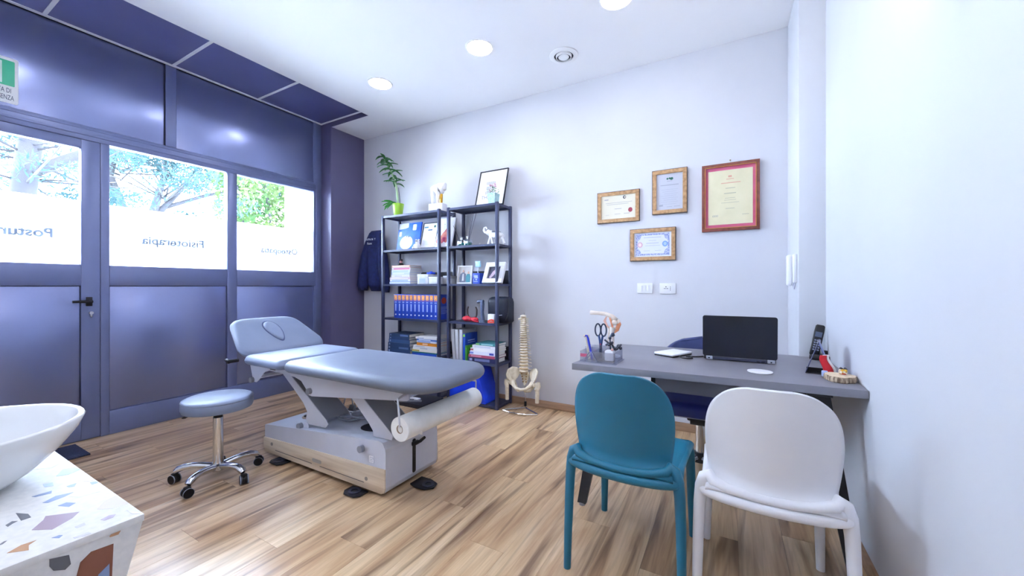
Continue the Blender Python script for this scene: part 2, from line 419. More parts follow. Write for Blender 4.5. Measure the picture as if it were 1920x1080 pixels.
def tear(s):
    o = []
    for k in range(28):
        a = 2*math.pi*k/28; o.append((.225+s*.118*math.cos(a), 1.685+s*(.052+.017*math.cos(a))*math.sin(a)))
    return o[::-1]
G().pad(tear(1.12), [(0, .058), (0, .0655), (.004, .066)]).map(HM).build('face_gap_shade', M('#46527a', .5), t, True)  # dark ring stands for the shaded gap around the insert
G().pad(tear(1), [(0, .06), (.001, .068), (.006, .073), (.02, .075)]).map(HM).build('face_insert', VINYL, t, True, ang=180)
for y in (1.36, 2.08):
    G().cyl((-2.97, y-.012 if y < 1.7 else y-.06, .665), (-2.97, y+.06 if y < 1.7 else y+.012, .665), .012).cyl((-3.0, y, .672), (-2.965, y, .662), .012).build('head_lever', BLACKP, t, True)
# upper frame
side = [(-1.455, .647), (-1.455, .585), (-1.47, .578), (-2.27, .492), (-2.30, .495), (-2.335, .535), (-2.38, .575), (-2.45, .592), (-2.6, .601), (-2.74, .602), (-2.8, .585), (-2.86, .53), (-2.9, .503), (-2.925, .505), (-2.95, .54), (-2.985, .64), (-2.985, .65), (-2.4, .648)]
for y in (1.5, 1.93):
    G().prism(side, y, y+.006, 'y').build('side_rail', STEELG, t, True)
    G().cyl((-2.285, y-.02, .523), (-2.285, y+.002, .523), .019).build('knob', STEELD, t, True)
    G().cyl((-2.94, y-.02, .517), (-2.94, y+.002, .517), .019).build('knob', STEELD, t, True)
G().box(-2.9, -1.5, 1.506, 1.93, .63, .645).build('deck', STEELD, t, True)
for x in (-2.93, -2.29, -1.48):
    G().cyl((x, 1.506, .53 if x < -1.6 else .6), (x, 1.93, .53 if x < -1.6 else .6), .012).build('cross_bar', STEELG, t, True)
G().box(-2.72, -2.66, 1.493, 1.5, .612, .64, .003).build('latch', BLACKP, t, True)
# lifting arms
def arm(poly, a, b):
    for y in (1.56, 1.734):
        G().prism(poly, y, y+.006, 'y', .0015).build('lift_arm', STEELG, t, True)
    G().prism([(a[0]-.008, a[1]), a, b, (b[0]-.008, b[1])], 1.566, 1.734, 'y').build('arm_web', STEELD, t, True)
arm([(-2.70, .585), (-2.61, .585), (-2.56, .555), (-2.22, .335), (-2.2, .31), (-2.225, .283), (-2.39, .278), (-2.425, .30), (-2.41, .36), (-2.45, .41), (-2.56, .49)], (-2.56, .555), (-2.22, .335))
arm([(-2.02, .545), (-1.91, .545), (-1.635, .345), (-1.645, .318), (-1.79, .313), (-1.792, .345), (-1.83, .385)], (-1.91, .545), (-1.64, .347))
G().cyl((-2.42, 1.56, .262), (-2.42, 1.87, .27), .026).build('pivot_tube', STEELG, t, True)
G().cyl((-2.47, 1.535, .256), (-2.47, 1.56, .256), .02).build('knob', STEELD, t, True)
# base: a wedge that rises towards the foot end
bx0, bx1, by0, by1 = -2.84, -1.655, 1.525, 1.962
def zt(x): return .212 + (.318-.212)*(x-bx0)/(bx1-bx0)
top = [(bx0+.03, .03), (bx0, .06), (bx0, zt(bx0)-.005), (bx0+.01, zt(bx0)), (bx1-.06, zt(bx1-.06)), (bx1-.025, zt(bx1)-.012), (bx1-.004, zt(bx1)-.045), (bx1, zt(bx1)-.07), (bx1, .06), (bx1-.012, .03)]
G().prism(top, by0+.012, by1-.012, 'y', .002).build('base_cover', STEELG, t, True, ang=25)
for y0, y1 in ((by0+.002, by0+.012), (by1-.012, by1-.002)):
    G().prism([(p[0], p[1]+.001) for p in top], y0, y1, 'y').build('side_plate', STEELG, t, True, ang=20)
wood = [(bx0+.035, .028), (bx0+.012, .036), (bx0-.002, .06), (bx0-.002, .126), (bx1+.001, .166), (bx1+.001, .055), (bx1-.008, .035), (bx1-.03, .026)]
for y0, y1 in ((by0-.006, by0+.002), (by1-.002, by1+.006)):
    G().prism(wood, y0, y1, 'y', .001).build('wood_board', MAPLE, t, True)
GR = M('#6f6a66', .7)
G().box(-2.7, -2.3, by0-.0068, by0-.006, .058, .062).box(-2.22, -1.82, by0-.0068, by0-.006, .058, .062).build('slot', GR, t, True)
G().prism(rrect(-2.295, -2.205, .075, .097, .011), by0-.0075, by0-.006, 'y').build('badge', M('#b5b2ae', .4, .6), t, True)
for x in (-2.74, -1.80): G().cyl((x, by0-.009, .095 if x < -2 else .085), (x, by0-.006, .095 if x < -2 else .085), .011).build('screw', M('#a39c95', .4, .5), t, True)
G().cyl((-1.84, by0-.022, .247), (-1.84, by0+.003, .247), .02).build('knob', STEELD, t, True)
G().prism(rrect(-1.79, -1.745, .178, .222, .004), by0+.0008, by0+.002, 'y').build('logo_plate', M('#ccd0dd', .4), t, True)
LG = M('#f3f4fa', .5)
g = G()
for (a, b, c, e) in ((-1.785, -1.75, .214, .218), (-1.785, -1.781, .182, .214), (-1.754, -1.75, .182, .2), (-1.785, -1.75, .182, .186), (-1.776, -1.758, .19, .193), (-1.776, -1.758, .203, .206), (-1.776, -1.773, .19, .206), (-1.761, -1.758, .19, .206)):
    g.box(a, b, by0+.0002, by0+.001, c, e)
g.build('logo_mark', LG, t, True)
G().prism(rrect(1.735, 1.762, .06, .262, .012), bx1-.001, bx1+.0012, 'x').build('slot', BLACKP, t, True)
G().box(bx1, bx1+.02, 1.725, 1.775, .225, .25, .006).tube([(bx1+.014, 1.75, .238), (bx1+.02, 1.78, .24), (bx1+.02, 1.82, .25)], [.011, .01, .009]).build('brake_handle', BLACKP, t, True)
hole = [(-1.93+.125*math.cos(a), 1.72+.085*math.sin(a)) for a in [2*math.pi*k/28 for k in range(28)]]
g = G().prism(hole, .0, .004, 'z').map(lambda q: Vector((q.x, q.y, zt(q.x)+q.z-.002))); g.build('base_opening', M('#141827', .6), t, True)
for x0, y0, dxx, dyy in ((-2.625, 1.515, 0, -1), (-1.86, 1.5, 0, -1), (-1.66, 1.76, 1, -.12)):
    g = G()
    if dxx: 
        pts = [(x0+.01, y0+.05), (x0+.01, y0-.05), (x0+.06, y0-.065), (x0+.13, y0-.06), (x0+.165, y0-.02), (x0+.15, y0+.03), (x0+.09, y0+.05)]
        c = (x0+.115, y0-.01)
    else:
        pts = [(x0-.065, y0+.03), (x0-.065, y0-.03), (x0-.04, y0-.055), (x0+.04, y0-.055), (x0+.065, y0-.03), (x0+.065, y0+.03)]
        c = (x0, y0-.012)
    g.prism(pts, .004, .012, 'z', .002); g.build('foot_pedal', BLACKP, t, True)
    G().lathe([(.02, .012), (.036, .012), (.036, .018), (.02, .018), (.02, .012)], 20, (c[0], c[1], 0)).build('pedal_ring', M('#2d3040', .5), t, True)
for x in (-2.7, -1.82): G().box(x, x+.04, 1.6, 1.9, .0, .03).build('glide', BLACKP, t, True)
# roll bracket
G().tube([(-1.47, 1.5, .622), (-1.455, 1.47, .622), (-1.445, 1.41, .615), (-1.43, 1.40, .59), (-1.42, 1.40, .5), (-1.42, 1.402, .486), (-1.42, 1.42, .484), (-1.42, 2.05, .484), (-1.42, 2.06, .5), (-1.42, 2.06, .57), (-1.46, 1.936, .61)], .0055, 8).build('roll_bracket', M('#d9dce4', .3, .6), t, True)
G().cyl((-1.475, 1.5, .605), (-1.475, 2.1, .605), .004).build('tear_bar', M('#c8cad0', .3, 1), t, True)
# paper roll
t = thing('paper_roll', 'white couch paper roll hanging at the foot end of the treatment bench', 'paper roll', (-1.42, 1.72, .4715))
G().lathe([(.021, -.32), (.06, -.32), (.06, .32), (.021, .32), (.021, -.32)], 36, ax='y').build('paper', PAPERW, t, ang=40)
G().lathe([(.0185, -.321), (.021, -.321), (.021, .321), (.0185, .321), (.0185, -.321)], 24, ax='y').build('cardboard_core', M('#a89684', .9), t)
G().lathe([(.0605, -.06), (.0605, .315)], 36, ax='y', c=(0, 0, 0)).build('loose_sheet', PAPERW, t)
G().box(.05, .0625, -.23, -.225, -.045, -.03).build('sheet_edge', PAPERW, t)
# remote control with its cable on the base
zz = lambda x: zt(x)+.004
t = thing('hand_remote', 'light grey hand remote with coiled cable lying on the bench base', 'remote control', (-2.22, 1.86, zz(-2.22)))
G().box(-.1, .1, -.03, .03, .01, .05, .018, 3, Matrix.Rotation(R(25), 3, 'Z') @ Matrix.Rotation(R(-16), 3, 'Y')).build('handset', STEELG, t, ang=60)
G().cyl((-.09, -.05, .06), (-.06, -.035, .055), .022).build('plug', STEELD, t)
CAB = M('#9ea3b3', .45)
for k in range(6):
    pts = [(-.06+(.1+.008*k)*math.cos(a)+.01*k, -.06+(.07+.006*(k % 3))*math.sin(a), .008+.006*k+.012*math.sin(a*2+k)) for a in [2*math.pi*q/24 for q in range(24)]]
    G().tube(pts, .0045, 6, True).build('cable_coil', CAB, t)
pts = [(-.16, -.06, .03), (-.17, -.03, .1), (-.13, -.02, .15), (-.09, -.03, .1), (-.07, -.04, .05)]
G().tube(pts, .0045, 6).build('cable_loop', CAB, t)
G().tube([(-.02, 0, .05), (.04, .03, .11), (.12, .05, .13), (.2, .08, .12)], .0045, 6).build('cable_loop', CAB, t)
t = thing('small_clip', 'small round dark and beige disc lying on the head end of the bench base', 'disc', (-2.66, 1.72, zt(-2.66)+.002))
G().lathe([(.03, 0), (.032, .004), (.03, .01), (.001, .011)], 20).build('body', M('#c3aea0', .5), t); G().lathe([(.02, .01), (.02, .016), (.001, .017)], 18).build('knob', BLACKP, t)

# ------------------------------------------------------------------ rolling stool
t = thing('rolling_stool', 'round grey rolling stool with chrome five-star base beside the bench', 'stool', (-2.745, 1.2, 0))
G().lathe([(.15, .425), (.176, .43), (.182, .445), (.182, .475), (.179, .484)], 44).build('seat_band', VINYL, t)
G().lathe([(.179, .484), (.183, .487), (.181, .494), (.165, .502), (.12, .506), (.001, .507)], 44).build('seat', VINYL, t, ang=60)
G().lathe([(.05, .405), (.06, .41), (.06, .426), (.01, .426)], 20).build('seat_plate', BLACKP, t)
G().lathe([(.024, .37), (.024, .392), (.018, .394), (.018, .41)], 20).build('collar', BLACKP, t)
G().lathe([(.03, .075), (.029, .1), (.0275, .12), (.0265, .374), (.015, .375), (.015, .405)], 24).build('gas_column', CHROME, t)
G().lathe([(.035, .05), (.045, .06), (.045, .085), (.032, .095)], 24).build('hub', CHROME, t)
G().tube([(-.05, -.04, .415), (-.1, -.075, .41), (-.13, -.09, .395), (-.17, -.105, .372), (-.185, -.11, .368)], [.006, .009, .009, .008, .005], 10).build('lever', BLACKP, t)
CG = M('#8f96a8', .45)
for k in range(5):
    a = R(-134+72*k); ca, sa = math.cos(a), math.sin(a)
    pr = [(.03, .078), (.08, .088), (.13, .094), (.175, .09), (.203, .08), (.218, .068)]
    lg = G().tube([(r*ca, r*sa, z) for r, z in pr], [.019, .018, .017, .018, .019, .015], 12, sx=1.15).build('leg', CHROME, t)
    wx, wy = .222*ca, .222*sa
    an = a+R(60); ux, uy = math.cos(an), math.sin(an)
    cs = G().cyl((wx-ux*.004, wy-uy*.004, .026), (wx+ux*.004, wy+uy*.004, .026), .024, n=20).box(wx-.016, wx+.016, wy-.016, wy+.016, .03, .06, .008).build('caster', BLACKP, lg)
    for sgn in (-1, 1):
        g = G().cyl((wx+ux*.006*sgn, wy+uy*.006*sgn, .026), (wx+ux*.022*sgn, wy+uy*.022*sgn, .026), .026, .025, 22).build('wheel', BLACKP, lg)
        g = G().cyl((wx+ux*.016*sgn, wy+uy*.016*sgn, .026), (wx+ux*.021*sgn, wy+uy*.021*sgn, .026), .0268, n=22).build('tyre', CG, lg)

# ------------------------------------------------------------------ plastic chairs
def chair(mat, loc, rz, label):
    t = thing('plastic_chair', label, 'chair', loc, rz, 'visitor chairs in front of the desk')
    def back(u, v):
        q = 1-(1-v)**1.7; s = (u-.5)*2; k = .988*max(0, (q-.42)/.58)
        w = (.172 + .021*math.sin(min(q/.55, 1)*math.pi/2))*(max(0, 1-k**3.0))**(1/3.0)
        x = s*w
        f = max(0, 1-q/.16)**2; x *= 1+.13*f
        return (x, -.008 - .055*q + .05*(x/.19)**2*(1-f) - .026*f, .468 + .374*q)
    G().grid(back, 33, 34).build('backrest', mat, t, solid=.016, ang=180)
    def st(u, v):
        s = (u-.5)*2; w = .185+.02*v
        e = max(abs(s)**6, 0); f = max(0, (v-.88)/.12)
        y = -.005 + .455*v - .03*(1-v)*(1-s*s)*.9
        return (s*w, y, .462 - .02*(1-s*s)*math.sin(math.pi*min(1, v*1.05)) - .012*f*f - .01*e)
    G().grid(st, 25, 22).build('seat', mat, t, solid=.016, ang=180)
    for sg in (-1, 1):
        p = [(.222, -.015, 0), (.22, -.01, .15), (.217, -.003, .3), (.213, 0, .4), (.207, 0, .46), (.196, -.002, .495), (.18, -.006, .507), (.17, -.016, .493), (.12, -.028, .481), (.06, -.033, .475), (0, -.034, .473), (-.03, -.034, .473)]
        r = [.0155, .0175, .0195, .021, .0225, .023, .022, .0195, .0165, .015, .0145, .0145]
        G().tube([(a*sg, b, c) for a, b, c in p], r, 16, sx=.95).build('leg', mat, t, ang=60)
        p = [(.212, .475, 0), (.208, .468, .15), (.205, .458, .3), (.202, .45, .4), (.196, .44, .45)]
        G().tube([(a*sg, b, c) for a, b, c in p], [.0155, .018, .02, .021, .018], 16).build('leg', mat, t, ang=60)
        G().tube([(.203*sg, .445, .44), (.2*sg, .3, .445), (.198*sg, .15, .447), (.207*sg, .01, .452)], [.018, .015, .015, .016], 10).build('side_rail', mat, t, ang=180)
    G().tube([(.207*math.sin(a), -.002-.036*math.cos(a), .457-.014*math.cos(a)) for a in [R(-90+180*k/24) for k in range(25)]], .0185, 12, sx=.9).build('rear_rail', mat, t, ang=180)
    G().tube([(-.2, .448, .444), (0, .452, .437), (.2, .448, .444)], .014, 10).build('front_rail', mat, t, ang=180)
    return t
chair(TEAL, (-.372, 1.545, 0), R(-1), 'teal moulded plastic chair, its back to the viewer, by the left end of the desk')
chair(WPLAST, (.118, 1.56, 0), R(0), 'white moulded plastic chair, its back to the viewer, by the right-hand wall')

# ------------------------------------------------------------------ desk
t = thing('desk', 'grey laminate desk with splayed black steel legs against the right wall', 'desk', (-.13, 2.49, 0))
def dq(x, y): return ((x+.13)*1-.0, y-2.49)
G().prism([(-.765, 2.045), (.497, 2.1), (.497, 2.94), (.36, 2.95), (-.706, 2.9)], .715, .75, 'z', .0015).build('worktop', DESKM, t, True)
for (tx, ty, fx, fy) in ((-.60, 2.16, -.695, 2.015), (-.60, 2.76, -.665, 2.9), (.345, 2.19, .44, 2.03), (.345, 2.78, .43, 2.9)):
    hw0, hw1, d0 = .042, .023, .012
    v = []
    for (x, y, z, h) in ((fx, fy, .012, hw1), (tx, ty, .7, hw0)):
        v += [(x-h, y-d0, z), (x+h, y-d0, z), (x+h, y+d0, z), (x-h, y+d0, z)]
    G().add(v, [(3, 2, 1, 0), (4, 5, 6, 7), (0, 1, 5, 4), (1, 2, 6, 5), (2, 3, 7, 6), (3, 0, 4, 7)]).build('leg', BLACKP, t, True)
    G().cyl((fx, fy, 0), (fx, fy, .013), .016).build('foot_cap', M('#9a9ca6', .4, .5), t, True)
for x in (-.6, .345): G().box(x-.045, x+.045, 2.14, 2.8, .695, .715, .002).build('top_beam', BLACKP, t, True)
G().box(-.55, .3, 2.34, 2.38, .68, .714, .002).build('long_beam', BLACKP, t, True)
G().box(-.36, .085, 2.27, 2.64, .6, .7145, .002).build('drawer', noisy('drawer_laminate', '#74747f', '#7b7b86', (4, 4, 4), .45), t, True)
G().box(-.385, -.36, 2.28, 2.62, .6, .7145, .001).build('drawer_bracket', BLACKP, t, True)

# office chair behind the desk
t = thing('office_chair', 'navy office swivel chair with chrome column behind the desk', 'chair', (-.166, 2.77, 0))
SEATM = noisy('navy_leatherette', '#151d49', '#1b2559', (8, 8, 8), .32)
G().pad(rrect(-.25, .25, -.25, .25, .09), [(.03, .385), (0, .4), (0, .44), (.015, .465), (.05, .475)]).build('seat', SEATM, t, ang=60)
def ob(u, v):
    s = (u-.5)*2; w = .265*(max(0, 1-max(0, (v-.35)/.65)**2.6))**(1/2.4)
    return (s*w, .255 + .03*v - .08*s*s*(w/.265)**2, .475+.34*v)
G().grid(ob, 21, 20).build('backrest', noisy('navy_shell', '#3a4474', '#414c80', (8, 8, 8), .45), t, solid=.025, ang=180)
G().tube([(0, .2, .38), (0, .29, .4), (0, .3, .5)], .02).build('back_bracket', BLACKP, t)
G().box(-.07, .07, -.1, .1, .33, .387, .012).cyl((-.05, -.08, .335), (.05, -.08, .335), .028).build('mechanism', BLACKP, t)
G().lathe([(.028, .1), (.026, .31), (.02, .312), (.02, .34)], 24).build('gas_column', CHROME, t)
G().lathe([(.03, .05), (.055, .06), (.05, .1), (.035, .115)], 20).build('hub', BLACKP, t)
for k in range(5):
    a = R(20+72*k); ca, sa = math.cos(a), math.sin(a)
    lg = G().tube([(.04*ca, .04*sa, .085), (.15*ca, .15*sa, .082), (.29*ca, .29*sa, .065)], [.02, .018, .014], 12, sx=1.2).build('leg', CHROME, t)
    wx, wy = .285*ca, .285*sa
    G().cyl((wx-.02*sa, wy+.02*ca, .026), (wx+.02*sa, wy-.02*ca, .026), .026).box(wx-.01, wx+.01, wy-.01, wy+.01, .03, .058).build('caster', BLACKP, lg)

# ------------------------------------------------------------------ things on the desk
ZD = .7502
t = thing('laptop', 'open black laptop seen from behind on the grey desk', 'laptop', (.045, 2.545, ZD), R(1))
SLV = M('#b9bdc9', .35, .6)
G().pad(rrect(-.178, .178, .012, .25, .012), [(.002, .003), (0, .005), (0, .018), (.002, .02)]).build('base', M('#1c1e28', .4), t)
g = G().pad(rrect(-.183, .183, 0, .236, .012), [(.001, -.004), (0, -.003), (0, .003), (.001, .004)])
tl = R(92); g.map(lambda q: Vector((q.x, .008-q.y*math.cos(R(87))*1.0 - q.z*1.0, .022+q.y*math.sin(R(87)))))
g.build('screen_lid', noisy('laptop_lid', '#10131f', '#141827', (6, 6, 6), .38), t)
G().box(-.13, .135, .0, .014, .003, .02, .003).build('hinge_bar', M('#4c5064', .35, .5), t)
for a, b in ((-.165, -.132), (.137, .172)): G().box(a, b, -.002, .016, .002, .021, .002).build('rear_cap', SLV, t)
G().box(-.155, -.145, -.003, 0, .008, .014).box(.15, .158, -.003, 0, .007, .013).build('port', BLACKP, t)
G().box(.085, .1, -.002, 0, .007, .012).box(.108, .124, -.002, 0, .007, .012).build('rear_port', BLACKP, t)
t = thing('external_drive', 'flat white rectangular box with dark underside on the desk beside the laptop', 'box', (-.307, 2.6, ZD), R(-27))
G().box(-.066, .066, -.1, .1, .008, .021, .004).build('lid', WPLAST, t, ang=60); G().box(-.064, .064, -.098, .098, 0, .008, .002).build('base', BLACKP, t)
cab = G().tube([(-.262, 2.51, ZD+.009), (-.245, 2.485, ZD+.006), (-.215, 2.475, ZD+.006), (-.19, 2.5, ZD+.006), (-.205, 2.53, ZD+.011), (-.225, 2.535, ZD+.006), (-.19, 2.555, ZD+.006), (-.16, 2.575, ZD+.006), (-.137, 2.585, ZD+.008)], .004, 8).build('usb_cable', BLACKP)
tag(cab, 'short black cable running from the white box to the laptop', 'cable')
t = thing('glass_coaster', 'round pale glass disc with bright rim lying on the desk', 'coaster', (.132, 2.287, ZD))
G().lathe([(.052, 0), (.055, .002), (.055, .006), (.05, .007)], 36).build('rim', WPLAST, t); G().lathe([(.05, .0065), (.0005, .0066)], 36).build('disc', M('#a9b4c8', .15), t)

# acrylic organiser
t = thing('desk_organiser', 'clear acrylic desk organiser tray at the left end of the desk', 'organiser', (-.65, 2.2, ZD), R(0))
ACR = shader_mat('acrylic', lambda N, L: (lambda t_, g_, x_: (L.new(t_.outputs[0], x_.inputs[1]), L.new(g_.outputs[0], x_.inputs[2]), x_.outputs[0])[2])(N.new('ShaderNodeBsdfTransparent'), N.new('ShaderNodeBsdfGlossy'), N.new('ShaderNodeMixShader')))
for n in ACR.node_tree.nodes:
    if n.type == 'MIX_SHADER': n.inputs[0].default_value = .22
    if n.type == 'BSDF_TRANSPARENT': n.inputs[0].default_value = (.9, .92, .98, 1)
    if n.type == 'BSDF_GLOSSY': n.inputs['Roughness'].default_value = .12
G().box(-.095, .115, -.1, .1, 0, .004, .001).build('floor_plate', ACR, t)
for a in ((-.09, -.087, -.09, .09), (.102, .105, -.09, .09), (-.09, .105, -.09, -.087), (-.09, .105, .087, .09), (-.09, .02, -.002, .001), (-.02, -.017, -.09, .09)):
    G().box(*a, .004, .075 if a[2] > -.01 else .062).build('side_wall', ACR, t)
G().box(-.088, -.05, -.0912, -.09, .03, .048).build('red_print', M('#c65a78', .5), t)
g = G()
for a, b in ((-.07, .004), (-.035, .06)): pass
for s0, s1 in (((-.075, .006), (-.035, .058)), ((-.06, .006), (-.02, .058)), ((.01, .006), (-.022, .058))):
    g.tube([(s0[0], -.0925, s0[1]), (s1[0], -.0925, s1[1])], .0018, 6)
g.build('cross_rib', M('#8f98b4', .25, .3), t)
# things standing in it
t = thing('scissors', 'black handled scissors standing in the clear organiser', 'scissors', (-.662, 2.25, ZD+.005))
for sg in (-1, 1):
    pts = [(sg*(.017+.0165*math.cos(a)), 0, .165+.036*math.sin(a)) for a in [2*math.pi*k/18 for k in range(18)]]
    G().tube(pts, .0045, 8, True).build('handle_loop', M('#20304f', .4), t)
    G().tube([(sg*.012, 0, .132), (sg*.005, 0, .1), (sg*.003, 0, .075)], [.006, .007, .006], 8).build('shank', M('#2c4a80', .4), t)
    G().box(sg*.003-.005, sg*.003+.005, -.001+.0012*sg, .001+.0012*sg, 0, .08).build('blade', M('#b4b8c2', .25, 1), t)
G().cyl((0, -.006, .082), (0, .006, .082), .005).build('screw', M('#b53f45', .4), t)
t = thing('toothbrush_stick', 'cream bone-ended stick standing at the left of the organiser', 'stick', (-.725, 2.19, ZD+.005))
G().tube([(.012, 0, 0), (.003, 0, .07), (-.004, 0, .125)], .007, 10).build('shaft', BONE, t); G().sphere((-.013, 0, .132), (.011, .01, .009)).sphere((.004, 0, .132), (.01, .01, .008)).build('head', BONE, t)
tag(G().tube([(-.69, 2.18, ZD+.006), (-.702, 2.18, ZD+.06), (-.716, 2.18, ZD+.125), (-.723, 2.18, ZD+.141), (-.73, 2.18, ZD+.142), (-.735, 2.18, ZD+.135)], [.007, .0065, .006, .005, .004, .003], 10).build('blue_pen', M('#2b3bbd', .35)), 'royal blue hooked stick standing in the organiser beside the cream one', 'pen')
t = thing('jointed_metal_clip', 'dark jointed metal clamp standing in the organiser beside the scissors', 'clamp', (-.603, 2.25, ZD+.005))
G().cyl((0, 0, 0), (-.004, 0, .12), .004).sphere((-.005, 0, .12), .009, 8).build('rod', M('#3c414f', .3, .7), t)
G().tube([(-.005, 0, .12), (.004, 0, .14), (.018, 0, .15), (.02, 0, .14), (.008, 0, .132)], .006, 8).sphere((.012, -.004, .143), .011, 8).build('clip', M('#4b5468', .3, .7), t)
t = thing('small_wire_figure', 'small black, white and chrome jointed figure at the right of the organiser', 'figurine', (-.588, 2.2, ZD+.005))
MET = M('#555b6b', .25, .8)
G().tube([(-.03, 0, .085), (-.015, 0, .095), (0, 0, .1), (.015, 0, .075), (.03, 0, .06)], .006, 8).build('back', M('#31343f', .35, .5), t)
G().tube([(-.04, .01, .115), (-.02, .01, .1), (0, .01, .09)], .005, 8).sphere((-.012, 0, .09), .009, 8).sphere((.005, .004, .102), .008, 8).build('arm', MET, t)
G().box(-.03, .02, -.03, .02, .0, .06, .008).build('white_block', WPLAST, t)
G().sphere((.035, .03, .08), .012, 8).sphere((.048, .02, .072), .01, 8).sphere((.03, .01, .07), .01, 8).tube([(.01, 0, .06), (.03, 0, .07), (.05, .03, .09)], .005).build('chrome_joint', MET, t)
G().sphere((.012, -.02, .065), .008, 8).build('pink_knob', M('#d9a79d', .5), t)
# knee joint model
t = thing('knee_joint_model', 'bent knee joint bone model with orange ligaments behind the organiser', 'anatomical model', (-.625, 2.36, ZD))
PK = noisy('model_bone', '#e6d6cb', '#f0e6dc', (30, 30, 30), .5); LIG = M('#e2936a', .5)
G().lathe([(.05, 0), (.05, .008), (.02, .012)], 24).build('stand', WPLAST, t)
G().tube([(.0, 0, .01), (.002, 0, .08), (.0, 0, .14), (.008, 0, .18)], [.013, .012, .014, .024], 12).build('lower_bone', PK, t)
G().tube([(-.028, 0, .05), (-.022, 0, .12), (-.015, 0, .17)], [.005, .005, .008], 8).build('thin_bone', PK, t)
G().tube([(.02, 0, .218), (.0, 0, .242), (-.04, 0, .258), (-.09, 0, .262), (-.135, 0, .264)], [.022, .015, .012, .011, .013], 12).sphere((.018, -.012, .208), .018).sphere((.018, .012, .208), .018).build('upper_bone', PK, t, ang=180)
G().tube([(.036, 0, .222), (.044, 0, .2), (.03, 0, .165), (.012, 0, .145)], [.008, .012, .013, .006], 10).build('ligament', LIG, t)
G().tube([(-.01, -.014, .235), (.005, -.02, .2), (.008, -.018, .175)], [.004, .007, .005], 8).build('ligament', LIG, t)
G().sphere((.04, 0, .212), (.01, .014, .016)).build('kneecap', PK, t)
G().tube([(-.03, .0, .25), (-.045, .0, .215), (-.028, .0, .18), (-.012, 0, .172)], [.003, .008, .006, .003], 8).build('ligament', M('#edc0ae', .5), t)

# phone, calendar, wood slice
t = thing('cordless_phone', 'black cordless phone standing in its cradle by the pillar', 'telephone', (.455, 2.86, ZD), R(-8))
G().pad(rrect(-.045, .055, -.045, .05, .02), [(.004, 0), (0, .006), (.002, .02), (.012, .03)]).box(.02, .05, .02, .045, .02, .05, .006).build('cradle', BLACKP, t, ang=60)
hs = G().pad(rrect(-.024, .024, -.014, .014, .01), [(.004, 0), (0, .006), (.001, .06), (0, .14), (.002, .175), (.008, .182)])
MR = Matrix.Rotation(R(10), 3, 'Y') @ Matrix.Rotation(R(-6), 3, 'X'); hs.map(lambda q: MR @ q + Vector((-.022, -.005, .022)))
h = hs.build('handset', BLACKP, t, ang=60)
g = G()
for r_ in range(5):
    for c_ in range(3): g.box(-.014+c_*.011, -.006+c_*.011, -.0155, -.0135, .03+r_*.014, .038+r_*.014)
g.map(lambda q: MR @ q + Vector((-.022, -.005, .022))).build('keypad', M('#8d94ab', .4), t)
G().box(-.016, .016, -.0152, -.0135, .11, .14).map(lambda q: MR @ q + Vector((-.022, -.005, .022))).build('display', M('#56617a', .3), t)
t = thing('desk_calendar', 'tent-shaped desk calendar with black base and red page, seen end on', 'calendar', (.388, 2.43, ZD), R(-10))
G().box(-.052, .05, -.06, .06, 0, .003).build('base_board', BLACKP, t)
G().prism([(-.0525, .0025), (-.05, .0025), (.001, .152), (-.002, .154)], -.06, .06, 'y').build('front_board', M('#3a4262', .5), t)
G().prism([(.0505, .0025), (.048, .0025), (-.002, .152), (.001, .154)], -.06, .06, 'y').build('rear_board', M('#6c7cb4', .45), t)
G().box(-.05, .046, -.004, .0, .003, .022).build('inner_flap', BLACKP, t)
def pg(u, v): return (.012+.042*u*(1-.45*v)+.006*math.sin(v*6)-.004*v, -.078+.012*u, .004+.092*v)
G().grid(pg, 4, 12).build('red_page', M('#d8232f', .45), t, solid=.006)
G().grid(lambda u, v: (pg(u, v)[0]+.009, pg(u, v)[1]+.006, pg(u, v)[2]+.003), 4, 12).build('white_page', PAPERW, t, solid=.003)
for k in range(5): G().tube([(.006*math.cos(a), -.05+.025*k, .153+.006*math.sin(a)) for a in [2*math.pi*q/8 for q in range(8)]], .001, 5, True).build('spiral_ring', CHROME, t)
G().box(-.01, .014, -.105, -.09, .0005, .028, .004).map(lambda q: q+Vector((.02, -.0, 0))).build('page_clip', M('#b5c4ee', .5), t)
t = thing('wood_slice', 'round log slice with bark edge on the right end of the desk', 'wood slice', (.437, 2.262, ZD))
BARK = noisy('bark', '#6d5a4c', '#cdb9a0', (70, 70, 14), .9, lo=.4, hi=.6)
vs = []; n = 40; out = []
for k in range(n):
    a = 2*math.pi*k/n; rr_ = 1+.05*math.sin(3*a+1)+.03*math.sin(7*a)+random.uniform(-.02, .02); out.append((.058*rr_*math.cos(a), .064*rr_*math.sin(a)))
G().pad(out, [(.004, 0), (0, .004), (0, .02), (.003, .025)]).build('bark_rim', BARK, t)
G().pad(out, [(.004, .0245), (.004, .0262), (.006, .0265)]).build('cut_face', noisy('end_grain', '#cdb597', '#e2d0b6', (60, 60, 60), .7), t)
t = thing('owl_figurine', 'tiny painted owl figurine standing on the log slice', 'figurine', (.452, 2.285, ZD+.0267))
G().lathe([(.012, 0), (.017, .006), (.017, .016), (.013, .024), (.004, .028)], 16).build('body', noisy('owl_paint', '#c9a14a', '#efe6da', (120, 120, 120), .5, lo=.45, hi=.55), t)
G().box(-.008, .008, -.018, -.012, .001, .006, .002).build('red_feet', M('#c0392b', .5), t)
for sg in (-1, 1): G().sphere((sg*.006, -.014, .019), .005, 8).build('eye', M('#f4c542', .4), t)
G().prism([(-.015, .024), (-.008, .031), (0, .027), (.008, .031), (.015, .024)], -.012, .006, 'y').build('ear_crest', M('#3b3a42', .6), t)

